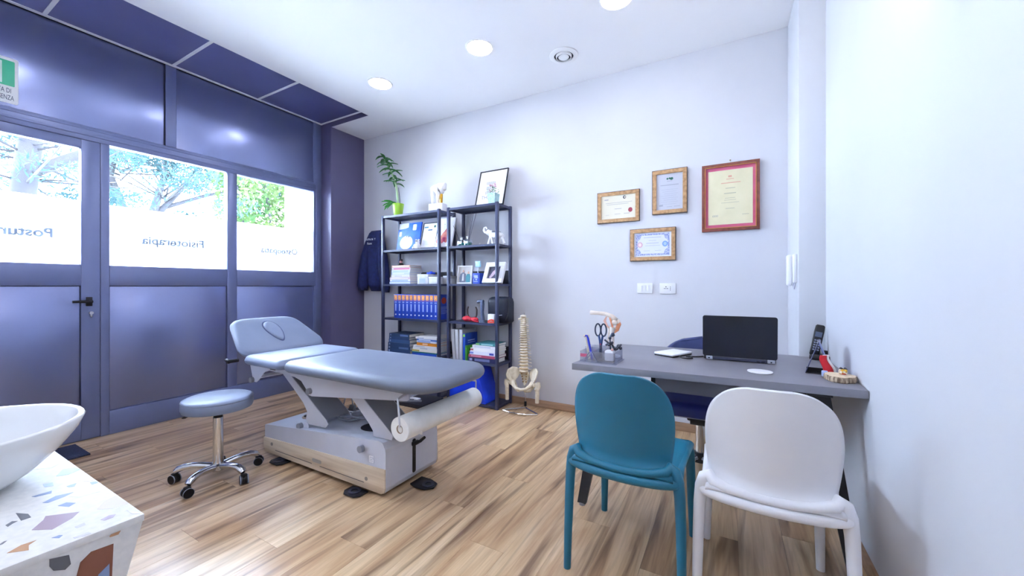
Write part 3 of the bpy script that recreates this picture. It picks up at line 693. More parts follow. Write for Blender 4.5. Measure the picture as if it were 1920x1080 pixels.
# ------------------------------------------------------------------ shelving
LV = [.03, .432, .82, 1.2, 1.583, 1.972]
def shelf_unit(x0, x1, label):
    y0, y1 = 3.136, 3.418
    t = thing('bookshelf', label, 'shelf', ((x0+x1)/2, (y0+y1)/2, 0), 0, 'black open metal shelves on the back wall')
    for x in (x0, x1):
        for y in (y0, y1-.028):
            G().box(x-.014, x+.014, y, y+.028, 0, 1.98, .002).build('post', SHELFM, t, True)
    for z in LV:
        G().box(x0+.014, x1-.014, y0+.004, y1-.004, z-.004, z).box(x0+.014, x1-.014, y0+.004, y0+.018, z-.022, z-.004).box(x0+.014, x1-.014, y1-.018, y1-.004, z-.022, z-.004).box(x0-.008, x0+.008, y0+.028, y1-.028, z-.022, z-.001).box(x1-.008, x1+.008, y0+.028, y1-.028, z-.022, z-.001).build('shelf', SHELFM, t, True)
    for z in (LV[1], LV[3]):
        G().box(x0+.014, x1-.014, y1-.012, y1-.008, z, z+.135).build('back_rail', BLACKM, t, True)
    return t
shelf_unit(-3.454, -2.635, 'wider black open metal shelf unit beside the hanging jacket')
shelf_unit(-2.509, -1.928, 'narrower black open metal shelf unit beside the spine model')
E6 = .0004
# books lying in a stack; spines towards the room
def lying(x0, w, y, dpt, z, h, hexc, label, group, rz=0, band=None):
    t = thing('book', label, 'book', (x0+w/2, y+dpt/2, z), rz, group)
    m = M(hexc, .5)
    G().box(-w/2, w/2, -dpt/2, dpt/2, 0, .0028).box(-w/2, w/2, -dpt/2, dpt/2, h-.0028, h).box(-w/2, w/2, -dpt/2, -dpt/2+.003, .002, h-.002).build('cover', m, t)
    G().box(-w/2+.003, w/2-.003, -dpt/2+.003, dpt/2-.004, .0028, h-.0028).build('pages', PAPERW if hexc != '#2f4a78' else M('#c9c8c9', .8), t)
    if band:
        for a, b, c in band: G().box(-w/2+a*w, -w/2+b*w, -dpt/2-.0006, -dpt/2, h*.22, h*.78).build('spine_print', M(c, .5), t)
    return z+h+.0003
def stack(x0, w, y, dpt, z, rows, group, where):
    n = len(rows); k = 0
    for h, hexc, desc, band, dw in rows:
        pos = ['bottom', 'second from the bottom', 'third from the bottom', 'fourth from the bottom', 'fifth from the bottom', 'sixth from the bottom', 'seventh from the bottom', 'eighth from the bottom', 'ninth from the bottom', 'tenth from the bottom'][k]
        if k == n-1: pos = 'topmost'
        z = lying(x0+dw, w-abs(dw), y+random.uniform(0, .008), dpt-random.uniform(0, .02), z, h, hexc, '%s, %s of %s' % (desc, pos, where), group, R(random.uniform(-1.5, 1.5)), band); k += 1
    return z
GB = 'books in the stack under the small figurine'
zt1 = stack(-3.37, .31, 3.165, .2, LV[3]+E6, [
    (.028, '#7d9bd6', 'pale blue book', [(.0, 1, '#e8eefb')], 0), (.024, '#eef0f8', 'white and blue book', [(.1, .9, '#a8c0ea')], .004), (.022, '#e3c9d6', 'pink-lined pale book', [(.05, .9, '#f6f2f6')], 0),
    (.028, '#eceaf0', 'off-white book', [(.2, .6, '#d3d0de')], .025), (.026, '#c5d2ee', 'pale grey-blue book', [(.05, .7, '#e9eefa')], .03), (.026, '#dfe8fb', 'bluish white book', [(.1, .9, '#b7cbef')], .028),
    (.028, '#eadbe3', 'white book with pink line', [(.1, .95, '#d46f94')], .035), (.024, '#e6b39a', 'cream and orange-topped book', [(.05, .95, '#f2e7da')], .035)], GB, 'the upper left stack')
t = thing('bead_figurine', 'tiny black, white and red figurine on top of the upper left book stack', 'figurine', (-3.27, 3.24, zt1+.001))
G().lathe([(.03, 0), (.034, .01), (.028, .025), (.01, .03)], 16).build('base', BLACKP, t); G().sphere((.005, 0, .042), (.02, .018, .018), 12).build('body', M('#d9a0a4', .5), t)
G().sphere((.012, 0, .062), (.016, .015, .014), 12).build('head', M('#2a2330', .5), t); G().tube([(-.035, 0, 0), (-.04, 0, .02), (-.03, 0, .03)], .004).build('tail', BLACKP, t)
def boxy(name, label, cat, x0, x1, y0, y1, z, h, mat, lidh=.3, group=None):
    t = thing(name, label, cat, ((x0+x1)/2, (y0+y1)/2, z), 0, group); a, b = (x1-x0)/2, (y1-y0)/2
    G().box(-a+.001, a-.001, -b+.001, b-.001, 0, h*(1-lidh), .002).build('body', mat, t); G().box(-a, a, -b, b, h*(1-lidh)+.001, h, .002).build('lid', mat, t); return t
CARD = noisy('white_card', '#d9dcea', '#e6e8f2', (20, 20, 20), .7)
t = boxy('small_carton', 'white lidded carton beside the upper left book stack', 'box', -2.95, -2.80, 3.165, 3.34, LV[3]+E6, .105, CARD)
G().box(-.045, .04, -.0885, -.0875, .012, .06).build('print', M('#b3c3e6', .6), t)
boxy('small_carton', 'low white carton behind the right-hand post of the wider shelf unit', 'box', -2.785, -2.65, 3.16, 3.3, LV[3]+E6, .075, CARD)
boxy('small_carton', 'grey-white carton at the right end of the middle shelf of the wider unit', 'box', -2.64, -2.56, 3.22, 3.36, LV[3]+E6, .085, M('#b9bbc2', .7))
rb = G().sphere((-2.86, 3.25, LV[3]+.118), (.03, .02, .012), 10).sphere((-2.82, 3.24, LV[3]+.122), (.025, .018, .016), 10).sphere((-2.80, 3.26, LV[3]+.116), (.02, .02, .011), 10).build('blue_ribbon_bow', M('#1f49d8', .5))
tag(rb, 'bright blue ribbon bow lying on top of the white lidded carton', 'ribbon')
# blue volumes
BLU = noisy('blue_binding', '#1b3fae', '#2148c4', (9, 9, 3), .35); ORG = noisy('orange_label', '#e58f3c', '#f0a95a', (30, 30, 30), .5)
v0 = None
ords = 'first second third fourth fifth sixth seventh eighth ninth tenth eleventh'.split()
for k in range(11):
    x = -3.303+.0577*k
    if v0 is None:
        t = v0 = thing('blue_volume', '', 'book', (x+.0285, 3.28, LV[2]+E6), 0, 'row of blue volumes with orange tops')
        G().box(-.0282, .0282, -.11, -.107, 0, .265, .001).box(-.0282, -.0255, -.108, .1, 0, .265).box(.0255, .0282, -.108, .1, 0, .265).build('cover', BLU, t)
        G().box(-.0255, .0255, -.106, .095, .004, .26).build('pages', PAPERW, t)
        G().box(-.022, .022, -.1112, -.11, .205, .256).build('orange_label', ORG, t)
        G().box(-.022, .022, -.1112, -.11, .194, .2).build('pink_stripe', M('#cf7f8e', .5), t)
        G().box(-.014, .014, -.1112, -.11, .173, .182).box(-.008, .008, -.1112, -.11, .08, .16).build('white_title', M('#a9bdf0', .5), t)
        G().box(-.008, .008, -.1112, -.11, .222, .24).build('white_numeral', M('#fbe8cf', .5), t)
        G().prism([(.011*math.cos(a), .04+.008*math.sin(a)) for a in [2*math.pi*q/12 for q in range(12)]], -.1112, -.11, 'y').build('white_emblem', M('#e8eefc', .5), t)
    else:
        t = dup(v0); t.location = (x+.0285, 3.28, LV[2]+E6)
    t['label'] = 'blue volume with orange top, %s from the left in its row' % ords[k]
    if k == 10:
        t['label'] = 'blue volume with orange top, last at the right, cover showing a red disc'
        G().prism([(.04*math.cos(a), .2+.035*math.sin(a)) for a in [2*math.pi*q/20 for q in range(20)]], .0282, .029, 'x').map(lambda q: q+Vector((0, -.01, 0))).build('red_disc', M('#c2452f', .5), t)
        g = G()
        for r_ in range(6): g.box(.0282, .0288, -.06, .02+.02*(r_ % 3), .06+.014*r_, .066+.014*r_)
        g.build('cover_print', M('#7f8fd6', .5), t)
# lower left stacks
GH = 'dark blue hardbacks in the lower left stack'
stack(-3.395, .335, 3.16, .235, LV[1]+E6, [(.036, '#2f4a78', 'slate blue hardback', [(.04, .1, '#8fa6d4')], 0), (.038, '#2f4a78', 'slate blue hardback', [(.04, .1, '#8fa6d4'), (.5, .93, '#5d7bb3')], 0), (.036, '#2f4a78', 'slate blue hardback', [(.05, .1, '#8fa6d4')], .01),
    (.036, '#3f5f96', 'paler slate blue hardback', [(.05, .1, '#9ab1de')], .012), (.03, '#2f4a78', 'slate blue hardback', [(.05, .1, '#8fa6d4')], .022), (.036, '#2b4670', 'slate blue hardback', [(.05, .1, '#8fa6d4'), (.55, .95, '#6d8cc4')], .024)], GH, 'the lower left dark stack')
stack(-3.02, .345, 3.16, .24, LV[1]+E6, [(.026, '#2a55c8', 'bright blue book', None, 0), (.012, '#2f8a8f', 'thin teal book', None, 0), (.024, '#f1efe9', 'white book with olive print', [(0, .3, '#b5a33a')], 0), (.022, '#f3f3f6', 'white paperback', [(.3, .6, '#d0d4e2')], .005), (.02, '#eceef6', 'white paperback', [(.1, .5, '#c9cfe0')], .015),
    (.033, '#e9962f', 'orange book', [(.3, .55, '#f6cfae')], .06), (.02, '#dfe6f7', 'pale blue book', [(.05, .7, '#8fb0ea')], .065), (.018, '#4d7fd6', 'mid blue book', [(.1, .7, '#dbe6fb')], .065), (.02, '#f1f2f8', 'white book', [(.1, .4, '#c0c8e0')], .05), (.012, '#f4f4f8', 'thin white booklet', None, .1)], 'books in the mixed stack behind the shelf post', 'the lower mixed stack')
# top-shelf pictures etc.
def framed(name, label, cat, w, h, loc, tilt, rz, fm, bar, dep, group=None, fill='#f4f4f6', mat2=None):
    t = thing(name, label, cat, loc, rz, group); t.rotation_euler = (-R(tilt), 0, rz)
    g = G()
    if bar: g.box(-w/2, w/2, -dep, 0, 0, bar, .001).box(-w/2, w/2, -dep, 0, h-bar, h, .001).box(-w/2, -w/2+bar, -dep, 0, bar, h-bar, .001).box(w/2-bar, w/2, -dep, 0, bar, h-bar, .001).build('frame', fm, t)
    else: g.box(-w/2, w/2, -dep, 0, 0, h, .001).build('canvas', fm, t)
    if bar: G().box(-w/2+bar*.8, w/2-bar*.8, -dep*.55, -dep*.2, bar*.8, h-bar*.8).build('print', mat2 or M(fill, .6), t)
    return t
def lines(t, name, rows, y, col):
    g = G()
    for x0, x1, z0, z1 in rows: g.box(x0, x1, y-.0006, y+.0002, z0, z1)
    o = g.build(name, M(col, .7), t); o['kind'] = 'stuff'; return o
def polyp(t, name, poly, y, col, th=.0008, mat=None): return G().prism(poly, y-th, y, 'y').build(name, mat or M(col, .6), t)
def disc(cx, cz, rx, rz, n=24): return [(cx+rx*math.cos(2*math.pi*k/n), cz+rz*math.sin(2*math.pi*k/n)) for k in range(n)]
# blue painting
t = framed('blue_painting', 'bright blue painted canvas with pale round shape on the upper left shelf', 'painting', .335, .305, (-3.13, 3.215, LV[4]+E6), 10, 0, noisy('blue_paint', '#1c56e0', '#2f74f2', (14, 14, 14), .5), 0, .016)
PL = M('#d6d9e6', .6)
polyp(t, 'pale_block', [(-.166, .235), (-.166, .304), (-.02, .304), (-.02, .255), (-.06, .245)], -.016, '', mat=PL)
polyp(t, 'pale_window', rrect(.045, .1, .215, .285, .012), -.016, '', mat=PL); polyp(t, 'pale_window', rrect(-.15, -.115, .155, .21, .008), -.016, '', mat=PL)
polyp(t, 'pale_round_shape', [(p[0], p[1]) for p in disc(-.03, .08, .095, .078)], -.016, '', mat=PL)
polyp(t, 'dark_dab', disc(-.03, .15, .01, .006, 10), -.017, '#3a4a70'); polyp(t, 'dark_dab', disc(0, .147, .012, .007, 10), -.017, '#3a4a70')
t = thing('bear_figurine', 'small white sitting bear figurine with dark glasses in front of the blue painting', 'figurine', (-2.955, 3.175, LV[4]+E6))
WP = M('#f3f4fb', .4)
G().lathe([(.03, 0), (.036, .01), (.034, .035), (.022, .06)], 16).build('body', WP, t); G().sphere((.003, -.004, .075), (.025, .024, .022), 14).build('head', WP, t)
for sg in (-1, 1):
    G().sphere((sg*.02, .0, .096), .009, 8).build('ear', WP, t); G().tube([(sg*.02, -.02, .008), (sg*.03, -.045, .01)], [.012, .011]).build('leg', WP, t); G().tube([(sg*.026, -.004, .05), (sg*.034, -.025, .03)], [.009, .008]).build('arm', WP, t)
G().box(-.02, .024, -.03, -.024, .076, .084, .002).build('dark_glasses', BLACKP, t)
t = framed('framed_document', 'dark framed white document leaning on the upper left shelf', 'picture frame', .215, .29, (-2.83, 3.2, LV[4]+E6), 13, 0, BLACKM, .008, .014, fill='#eef1f8')
polyp(t, 'teal_logo', rrect(-.085, -.03, .232, .246, .004), -.0085, '#2e7f9e'); polyp(t, 'teal_logo', disc(.06, .243, .012, .014), -.0085, '#1d6b62'); polyp(t, 'blue_mark', rrect(-.03, .03, .2, .212, .005), -.0085, '#3f6fa8')
lines(t, 'printed_lines', [(-.08+.005*(k % 3), .075-.01*(k % 4), .17-.013*k, .172-.013*k) for k in range(11)], -.0085, '#bcc6da')
t = framed('mountain_canvas', 'white canvas with magenta and orange mountain print, behind the shelf posts', 'painting', .215, .32, (-2.60, 3.185, LV[4]+E6), 15, 0, M('#e9ebf4', .6), 0, .02)
MTN = noisy('magenta_print', '#a62a63', '#d98a6a', (16, 16, 16), .6)
polyp(t, 'mountain_print', [(-.1, .05), (-.07, .035), (-.05, .06), (-.02, .035), (0, .055), (.03, .04), (.05, .06), (.05, .2), (.03, .23), (-.01, .17), (-.03, .15), (-.06, .1), (-.1, .085)], -.02, '', mat=MTN)
polyp(t, 'ink_dot', disc(-.02, .25, .005, .005, 8), -.02, '#99aab0'); polyp(t, 'ink_dot', disc(.04, .28, .005, .005, 8), -.02, '#99aab0')
# top of left unit: plant and sculpture
t = thing('potted_plant', 'tall leaning green houseplant in a lime green pot on the wider shelf unit', 'plant', (-3.33, 3.26, LV[5]+E6))
G().lathe([(.001, 0), (.042, 0), (.046, .006), (.066, .15), (.062, .15), (.06, .13), (.001, .128)], 28).build('pot', M('#a9dc4a', .35), t)
SOIL = M('#4a3b30', .9); G().lathe([(.06, .129), (.001, .134)], 20).build('soil', SOIL, t)
STM = M('#a8c49a', .5)
stem = [(.0, 0, .12), (-.012, 0, .24), (-.03, 0, .36), (-.07, 0, .46), (-.125, 0, .56), (-.19, 0, .65), (-.235, 0, .72)]
G().tube(stem, [.012, .012, .011, .010, .009, .007, .004], 10).build('stem', STM, t)
G().tube([(.03, 0, .12), (.022, 0, .22), (.005, .0, .34)], [.004, .004, .003]).build('support_stick', M('#5a5f6a', .5), t)
LM = noisy('houseplant_leaf', '#256634', '#4a9a50', (20, 20, 20), .4); LM2 = noisy('young_leaf', '#2fa03c', '#66cf62', (20, 20, 20), .4)
def leafmesh(mat, nm):
    g = G().grid(lambda u, v: ((u-.5)*.042*math.sin(math.pi*min(1, .08+v*.92))**.8+0, .115*v, -.07*v*v+.006*abs(u-.5)*4), 5, 9)
    return g
lf = None
def leaf(root, p, az, el, sc, mat):
    o = leafmesh(mat, 'leaf').build('leaf', mat, root, ang=180) if not hasattr(leaf, mat.name) else None
    if o is None:
        o = bpy.data.objects.new('leaf', getattr(leaf, mat.name)); COL.objects.link(o); o.parent = root
    else: setattr(leaf, mat.name, o.data)
    o.location = p; o.rotation_euler = (el, 0, az); o.scale = (sc, sc, sc)
for k in range(28):
    f = .36+.64*k/27; i_ = min(int(f*6), 5); a, b = Vector(stem[i_]), Vector(stem[i_+1]); p = a.lerp(b, f*6-i_)
    leaf(t, p, R(137*k+random.uniform(-20, 20)), R(random.uniform(5, 45)), random.uniform(.8, 1.15), LM)
for k in range(16): leaf(t, (-.035+random.uniform(-.02, .03), -.03, .15), R(random.uniform(40, 200)), R(random.uniform(-5, 40)), random.uniform(.7, 1.05), LM2)
t = thing('white_sculpture', 'white abstract sculpture with gold leg on a white block on the wider shelf unit', 'sculpture', (-2.735, 3.25, LV[5]+E6), R(8))
G().box(-.085, .085, -.05, .05, 0, .085, .002).build('plinth', WPLAST, t)
bm = bmesh.new()
sk = [(-.055, 0, .25), (0, 0, .275), (.05, 0, .27), (.085, .0, .29), (-.06, 0, .2), (-.062, 0, .13), (-.06, 0, .088), (.01, 0, .2), (.005, 0, .13), (.005, 0, .088), (.08, .0, .22), (.055, 0, .19)]
rd = [.05, .052, .048, .03, .032, .022, .022, .035, .026, .026, .025, .02]
for p in sk: bm.verts.new(p)
bm.verts.ensure_lookup_table()
for a, b in ((0, 1), (1, 2), (2, 3), (0, 4), (4, 5), (5, 6), (1, 7), (7, 8), (8, 9), (3, 10), (2, 11)): bm.edges.new((bm.verts[a], bm.verts[b]))
me = bpy.data.meshes.new('figure'); bm.to_mesh(me); bm.free(); o = bpy.data.objects.new('figure', me); COL.objects.link(o); o.parent = t; me.materials.append(M('#f6f6f8', .35))
q = o.modifiers.new('skin', 'SKIN'); q.use_smooth_shade = True
for sv, r_ in zip(me.skin_vertices[0].data, rd): sv.radius = (r_, r_*.8)
me.skin_vertices[0].data[1].use_root = True
q = o.modifiers.new('sub', 'SUBSURF'); q.levels = 2; q.render_levels = 2
G().tube([(.055, -.012, .185), (.052, -.016, .15), (.05, -.014, .11), (.048, -.01, .086)], [.014, .017, .016, .014], 12).build('gold_leg', M('#c99a3a', .3, .8), t)
# top of right unit
t = framed('framed_poster', 'thin black framed typographic poster leaning on the narrower shelf unit', 'picture frame', .335, .40, (-2.09, 3.265, LV[5]+E6), 16, 0, BLACKM, .01, .016, fill='#f6f7fb')
for k in range(4): text('lettering', ['WORK', 'HARD', '& BE', 'THE ME'][k] if k == 3 else ['l' * 9, 'l' * 8, 'l' * 9][k], .055, M('#7f8499', .7), t, (-.015, -.0105, .235-.052*k), FACE, .0003)
t = thing('flower_pot', 'small pink and green flowering plant in a pale blue square pot on the narrower shelf', 'plant', (-1.985, 3.175, LV[5]+E6))
G().add([(-.035, -.035, 0), (.035, -.035, 0), (.035, .035, 0), (-.035, .035, 0), (-.045, -.045, .095), (.045, -.045, .095), (.045, .045, .095), (-.045, .045, .095)], [(3, 2, 1, 0), (4, 5, 6, 7), (0, 1, 5, 4), (1, 2, 6, 5), (2, 3, 7, 6), (3, 0, 4, 7)]).build('pot', noisy('pale_blue_pot', '#9cc6cd', '#bfe0e2', (60, 60, 60), .5), t)
g = G(); g2 = G()
for k in range(90):
    a, r_ = random.uniform(0, 6.28), random.uniform(0, .055); z = .1+random.uniform(0, .075)*(1-r_/.08)
    p = Vector((r_*math.cos(a), r_*math.sin(a), z)); d_ = Vector((math.cos(a), math.sin(a), random.uniform(0, 1))).normalized()*.02; w_ = d_.cross(Vector((0, 0, 1))).normalized()*.007
    (g if k % 3 else g2).add([p-w_, p+w_, p+d_], [(0, 1, 2)])
o = g.build('leaves', M('#5d9a6c', .6), t, ang=180); o['kind'] = 'stuff'; o = g2.build('blossoms', M('#d9b3bd', .6), t, ang=180); o['kind'] = 'stuff'
for k in range(5): G().sphere((random.uniform(-.04, .04), random.uniform(-.04, .03), .165+random.uniform(0, .02)), .011, 8).build('flower', M('#dcb6c4', .6), t)
# right unit, shelf 4: diffusers, elephant, bead
def diffuser(x, label, sticks):
    t = thing('reed_diffuser', label, 'diffuser', (x, 3.19, LV[4]+E6), 0, 'reed diffusers on the narrower shelf unit')
    G().box(-.032, .032, -.03, .03, .0005, .062, .004).lathe([(.012, .062), (.012, .085), (.018, .086), (.018, .092), (.012, .092)], 16).build('bottle', ACR, t)
    G().box(-.028, .028, -.026, .026, .004, .034, .003).build('teal_liquid', M('#0f8a84', .2), t)
    G().box(-.02, .02, -.0312, -.0302, .02, .045).build('label', M('#e6f3f6', .5), t)
    for dx_, l in sticks: G().cyl((0, 0, .01), (dx_, .02, l), .0022, n=6).build('reed', M('#4c5064', .6), t)
diffuser(-2.375, 'left glass reed diffuser with white label and teal liquid', [(-.12, .22)])
diffuser(-2.295, 'right glass reed diffuser with tall dark reeds in teal liquid', [(.05, .33), (.03, .34), (.085, .32)])
t = thing('elephant_figurine', 'white walking elephant figurine with raised trunk on the narrower shelf', 'figurine', (-1.99, 3.19, LV[4]+E6))
G().sphere((.03, 0, .085), (.065, .035, .035), 16).sphere((-.03, 0, .1), (.03, .028, .03), 12).build('body', WP, t, ang=180)
G().sphere((-.062, 0, .115), (.026, .022, .024), 12).build('head', WP, t)
G().tube([(-.08, 0, .115), (-.1, 0, .12), (-.115, 0, .14), (-.108, 0, .165), (-.09, 0, .168), (-.08, 0, .152)], [.012, .011, .01, .009, .008, .006], 10).build('trunk', WP, t)
for sx_, fx in ((-.025, -.05), (-.02, .0), (.065, .045), (.075, .11)): G().tube([(sx_, .012*(1 if fx > 0 else -1), .08), ((sx_+fx)/2, .014*(1 if fx > 0 else -1), .045), (fx, .012*(1 if fx > 0 else -1), .001)], [.016, .012, .013], 10).build('leg', WP, t)
for sg in (-1, 1): G().sphere((-.048, sg*.024, .118), (.02, .006, .024), 10).build('ear', WP, t)
G().tube([(.095, 0, .1), (.11, 0, .08), (.112, 0, .06)], [.005, .004, .003]).build('tail', WP, t)
G().box(.0, .06, -.037, .037, .112, .12, .003).build('saddle', M('#50556a', .5), t)
tag(G().sphere((-2.13, 3.155, LV[4]+.0075), .0075, 10).build('white_bead', WP), 'tiny white bead near the shelf edge in front of the elephant', 'bead')
# right unit, shelf 3
t = framed('photo_frame', 'white framed photo of two people standing, on the middle shelf', 'picture frame', .185, .185, (-2.345, 3.2, LV[3]+E6), 7, 0, M('#e4e6ec', .5), .014, .014, fill='#c9c6c4')
polyp(t, 'photo_person', [(-.06, .016), (-.065, .06), (-.055, .1), (-.03, .112), (-.028, .135), (-.012, .14), (-.002, .125), (-.005, .11), (.015, .1), (.02, .06), (.015, .016)], -.0085, '#646b80')
polyp(t, 'photo_face', disc(-.018, .128, .011, .014, 12), -.0094, '#c9a08e'); polyp(t, 'photo_shirt', [(-.03, .03), (-.026, .1), (-.012, .104), (-.006, .03)], -.0094, '#d5d3d6')
polyp(t, 'photo_person', [(.02, .016), (.018, .075), (.03, .1), (.062, .1), (.072, .07), (.07, .016)], -.0094, '#3f8c96'); polyp(t, 'photo_face', disc(.046, .112, .011, .014, 12), -.0094, '#c99f88')
t = thing('blue_gift_box', 'small royal blue printed box with white stick and card on the middle shelf', 'box', (-2.18, 3.2, LV[3]+E6))
G().box(-.043, .043, -.035, .035, 0, .105, .002).build('box', noisy('blue_card', '#1f3fa6', '#2a4fc0', (20, 20, 20), .5), t)
lines(t, 'white_print', [(-.025, .02, .07, .082), (-.02, .022, .055, .066), (-.03, -.026, .02, .05), (-.03, .02, .018, .024), (-.006, .012, .035, .048)], -.035, '#b9c8f2')
G().tube([(0, 0, .104), (-.004, 0, .13), (.004, 0, .15), (-.002, 0, .17)], .005, 8).build('stick', M('#dfe8f5', .4), t)
G().box(-.03, .03, -.006, .006, .165, .225, .003).build('card', noisy('cyan_card', '#8fd0ec', '#cfeaf8', (25, 25, 25), .5), t)
t = framed('white_photo_frame', 'thick white frame leaning back with a dark photo, on the middle shelf', 'picture frame', .225, .215, (-1.985, 3.165, LV[3]+E6), 22, R(-3), M('#eceef4', .5), .045, .03, fill='#3b3a55')
polyp(t, 'photo_detail', [(-.05, .06), (-.03, .05), (0, .08), (.03, .14), (.02, .16), (-.02, .12)], -.0168, '#b9a3b4'); polyp(t, 'photo_detail', disc(.03, .1, .02, .025, 14), -.0168, '#8f8cae')
# right unit, shelf 2
t = thing('horseshoe', 'horseshoe standing upright with a red ribbon bow around its foot', 'horseshoe', (-2.26, 3.21, LV[2]+E6))
G().tube([(.045+.0, 0, .15), (.058, 0, .12), (.055, 0, .07), (.035, 0, .03), (0, 0, .012), (-.035, 0, .03), (-.055, 0, .07), (-.058, 0, .12), (-.045, 0, .15)], [.009, .011, .012, .012, .012, .012, .012, .011, .009], 8, sx=.7).build('shoe', M('#6b6468', .5, .6), t)
RED = noisy('red_ribbon', '#b3122c', '#e0233c', (30, 30, 30), .45)
G().sphere((-.05, -.02, .03), (.055, .03, .028), 12).sphere((.04, -.02, .025), (.05, .03, .024), 12).sphere((0, -.035, .025), .022, 10).tube([(0, -.03, .03), (.06, -.045, .012), (.1, -.03, .004)], .01).build('ribbon', RED, t, ang=180)
t = thing('massage_gun', 'grey T-shaped massage gun standing beside the black case', 'massager', (-2.125, 3.19, LV[2]+E6))
GM_ = M('#4d5874', .4)
G().lathe([(.028, 0), (.03, .004), (.028, .02), (.02, .024)], 18).build('base', M('#6d7893', .4), t)
G().tube([(.01, 0, .02), (.0, 0, .1), (.002, 0, .18), (.0, 0, .205)], [.018, .017, .021, .02], 14).build('handle', GM_, t)
G().tube([(.014, 0, .203), (-.02, 0, .207), (-.045, 0, .203), (-.055, 0, .196)], [.018, .018, .016, .014], 14).build('head', GM_, t)
t = thing('black_case', 'black rounded zip case standing on the narrower shelf behind the post', 'case', (-1.965, 3.29, LV[2]+E6))
CASE = noisy('case_fabric', '#12182c', '#181f38', (60, 60, 60), .55)
G().pad(rrect(-.115, .115, -.085, .075, .035), [(.012, 0), (0, .015), (0, .2), (.008, .235), (.03, .25), (.07, .254)]).build('shell', CASE, t, ang=60)
G().tube([(.1, -.087, .03), (.117, -.07, .08), (.117, -.06, .2), (.1, -.06, .236)], .004, 6).build('zip', BLACKM, t)
G().box(-.01, .06, -.0865, -.0845, .072, .078, .0008, rot=Matrix.Rotation(R(-8), 3, 'Y')).build('silver_badge', M('#cdd3e2', .4), t)
t = thing('medicine_box', 'small white and red carton standing in front of the black case', 'box', (-1.995, 3.165, LV[2]+E6))
G().box(-.036, .036, -.02, .02, 0, .088, .002).build('carton', M('#eae9ee', .5), t)
polyp(t, 'red_print', [(-.036, .003), (-.036, .025), (-.015, .036), (.01, .042), (.036, .036), (.036, .003)], -.0201, '#d6402f'); polyp(t, 'white_arc', [(-.02, .014), (-.005, .024), (.012, .024), (.024, .014), (.012, .019), (-.005, .019)], -.021, '#f3e3e0')
# right unit, lower shelf
for k, (x, ln) in enumerate(((-2.447, 5.5), (-2.407, 2.5), (-2.366, 0))):
    t = thing('white_binder', ['white binder leaning at the left of the lower right shelf', 'white binder, middle one of the three', 'white binder with its pale grey side showing, beside the blue book'][k], 'binder', (x, 3.285, LV[1]+E6), 0, 'white binders on the lower right shelf')
    t.rotation_euler = (0, -R(ln), 0)
    G().box(-.018, -.0155, -.12, .12, 0, .305).box(.0155, .018, -.12, .12, 0, .305).box(-.018, .018, -.122, -.119, 0, .305, .001).build('cover', M('#c9cdd8', .45), t)
    G().box(-.015, .015, -.117, .11, .004, .295).build('pages', PAPERW, t)
def upright(name, x, th, dep, h, hexc, hexs, label, yc, marks=()):
    t = thing(name, label, 'book', (x, yc, LV[1]+E6), 0)
    G().box(-th/2, -th/2+.003, -dep/2, dep/2, 0, h).box(th/2-.003, th/2, -dep/2, dep/2, 0, h).box(-th/2, th/2, -dep/2-.003, -dep/2, 0, h, .001).build('cover', M(hexc, .4), t)
    G().box(-th/2+.003, th/2-.003, -dep/2, dep/2-.003, .003, h-.004).build('pages', PAPERW, t)
    for (a, b, c, d_, col) in marks: G().box(th/2, th/2+.0008, a, b, c, d_).build('cover_print', M(col, .5), t)
    G().box(-th/2+.004, th/2-.004, -dep/2-.0038, -dep/2-.003, h*.88, h*.97).build('spine_print', M(hexs, .5), t)
upright('blue_book', -2.325, .03, .21, .268, '#1c49b4', '#8fd24a', 'blue upright book with green tip on its spine beside the white binders', 3.27, [(-.06, .06, .19, .2, '#b8ccf4'), (-.06, .07, .17, .178, '#8fa9ea')])
upright('green_book', -2.295, .022, .15, .15, '#3f9a2f', '#1b5a1c', 'short green upright book in front of the blue one', 3.235, [(-.04, .03, .05, .12, '#1d4a22')])
GS = 'books in the right-hand lower stack'
stack(-2.27, .315, 3.15, .215, LV[1]+E6, [(.044, '#232a52', 'navy hardback', [(.25, .8, '#6f79a8'), (.06, .16, '#9aa5cf')], 0), (.026, '#b04a6c', 'raspberry red book', [(.1, .5, '#d68ba3')], .005), (.034, '#e3e6f6', 'white book with blue label', [(.0, .15, '#7f90dc'), (.78, .95, '#3d4fb4')], .02),
    (.03, '#f0f0f6', 'white paperback', [(.0, .12, '#c86478')], .03), (.03, '#ecedf5', 'white paperback', [(.1, .8, '#cdd2e4')], .05), (.022, '#3f8a94', 'teal green book', [(.02, .2, '#8fcf7a'), (.3, .9, '#9fd0d4')], .09)], GS, 'the right-hand lower stack')
# wedge cushion and dark board
t = thing('wedge_cushion', 'bright blue foam wedge cushion on the bottom shelf of the narrower unit', 'cushion', (-2.22, 3.27, LV[0]+E6))
BLUEF = noisy('blue_vinyl', '#0c3ad6', '#1444ea', (8, 8, 8), .35)
G().prism([(-.275, 0), (.165, 0), (.17, .02), (.055, .37), (.02, .385), (-.275, .16)], -.13, .125, 'y', .012).build('foam', BLUEF, t, ang=50)
G().box(-.07, -.02, -.137, -.129, .285, .315, .003, rot=Matrix.Rotation(R(-30), 3, 'Y')).build('strap', BLACKP, t)
G().box(-.02, .045, -.136, -.129, .325, .345, .002, rot=Matrix.Rotation(R(-30), 3, 'Y')).build('white_tag', WPLAST, t)
t = thing('folding_frame', 'dark folded board with grey bars on the floor behind the bench foot end', 'frame', (-2.75, 2.92, 0))
G().box(-.26, .2, -.12, .2, .0, .04, .006).build('board', BLACKM, t)
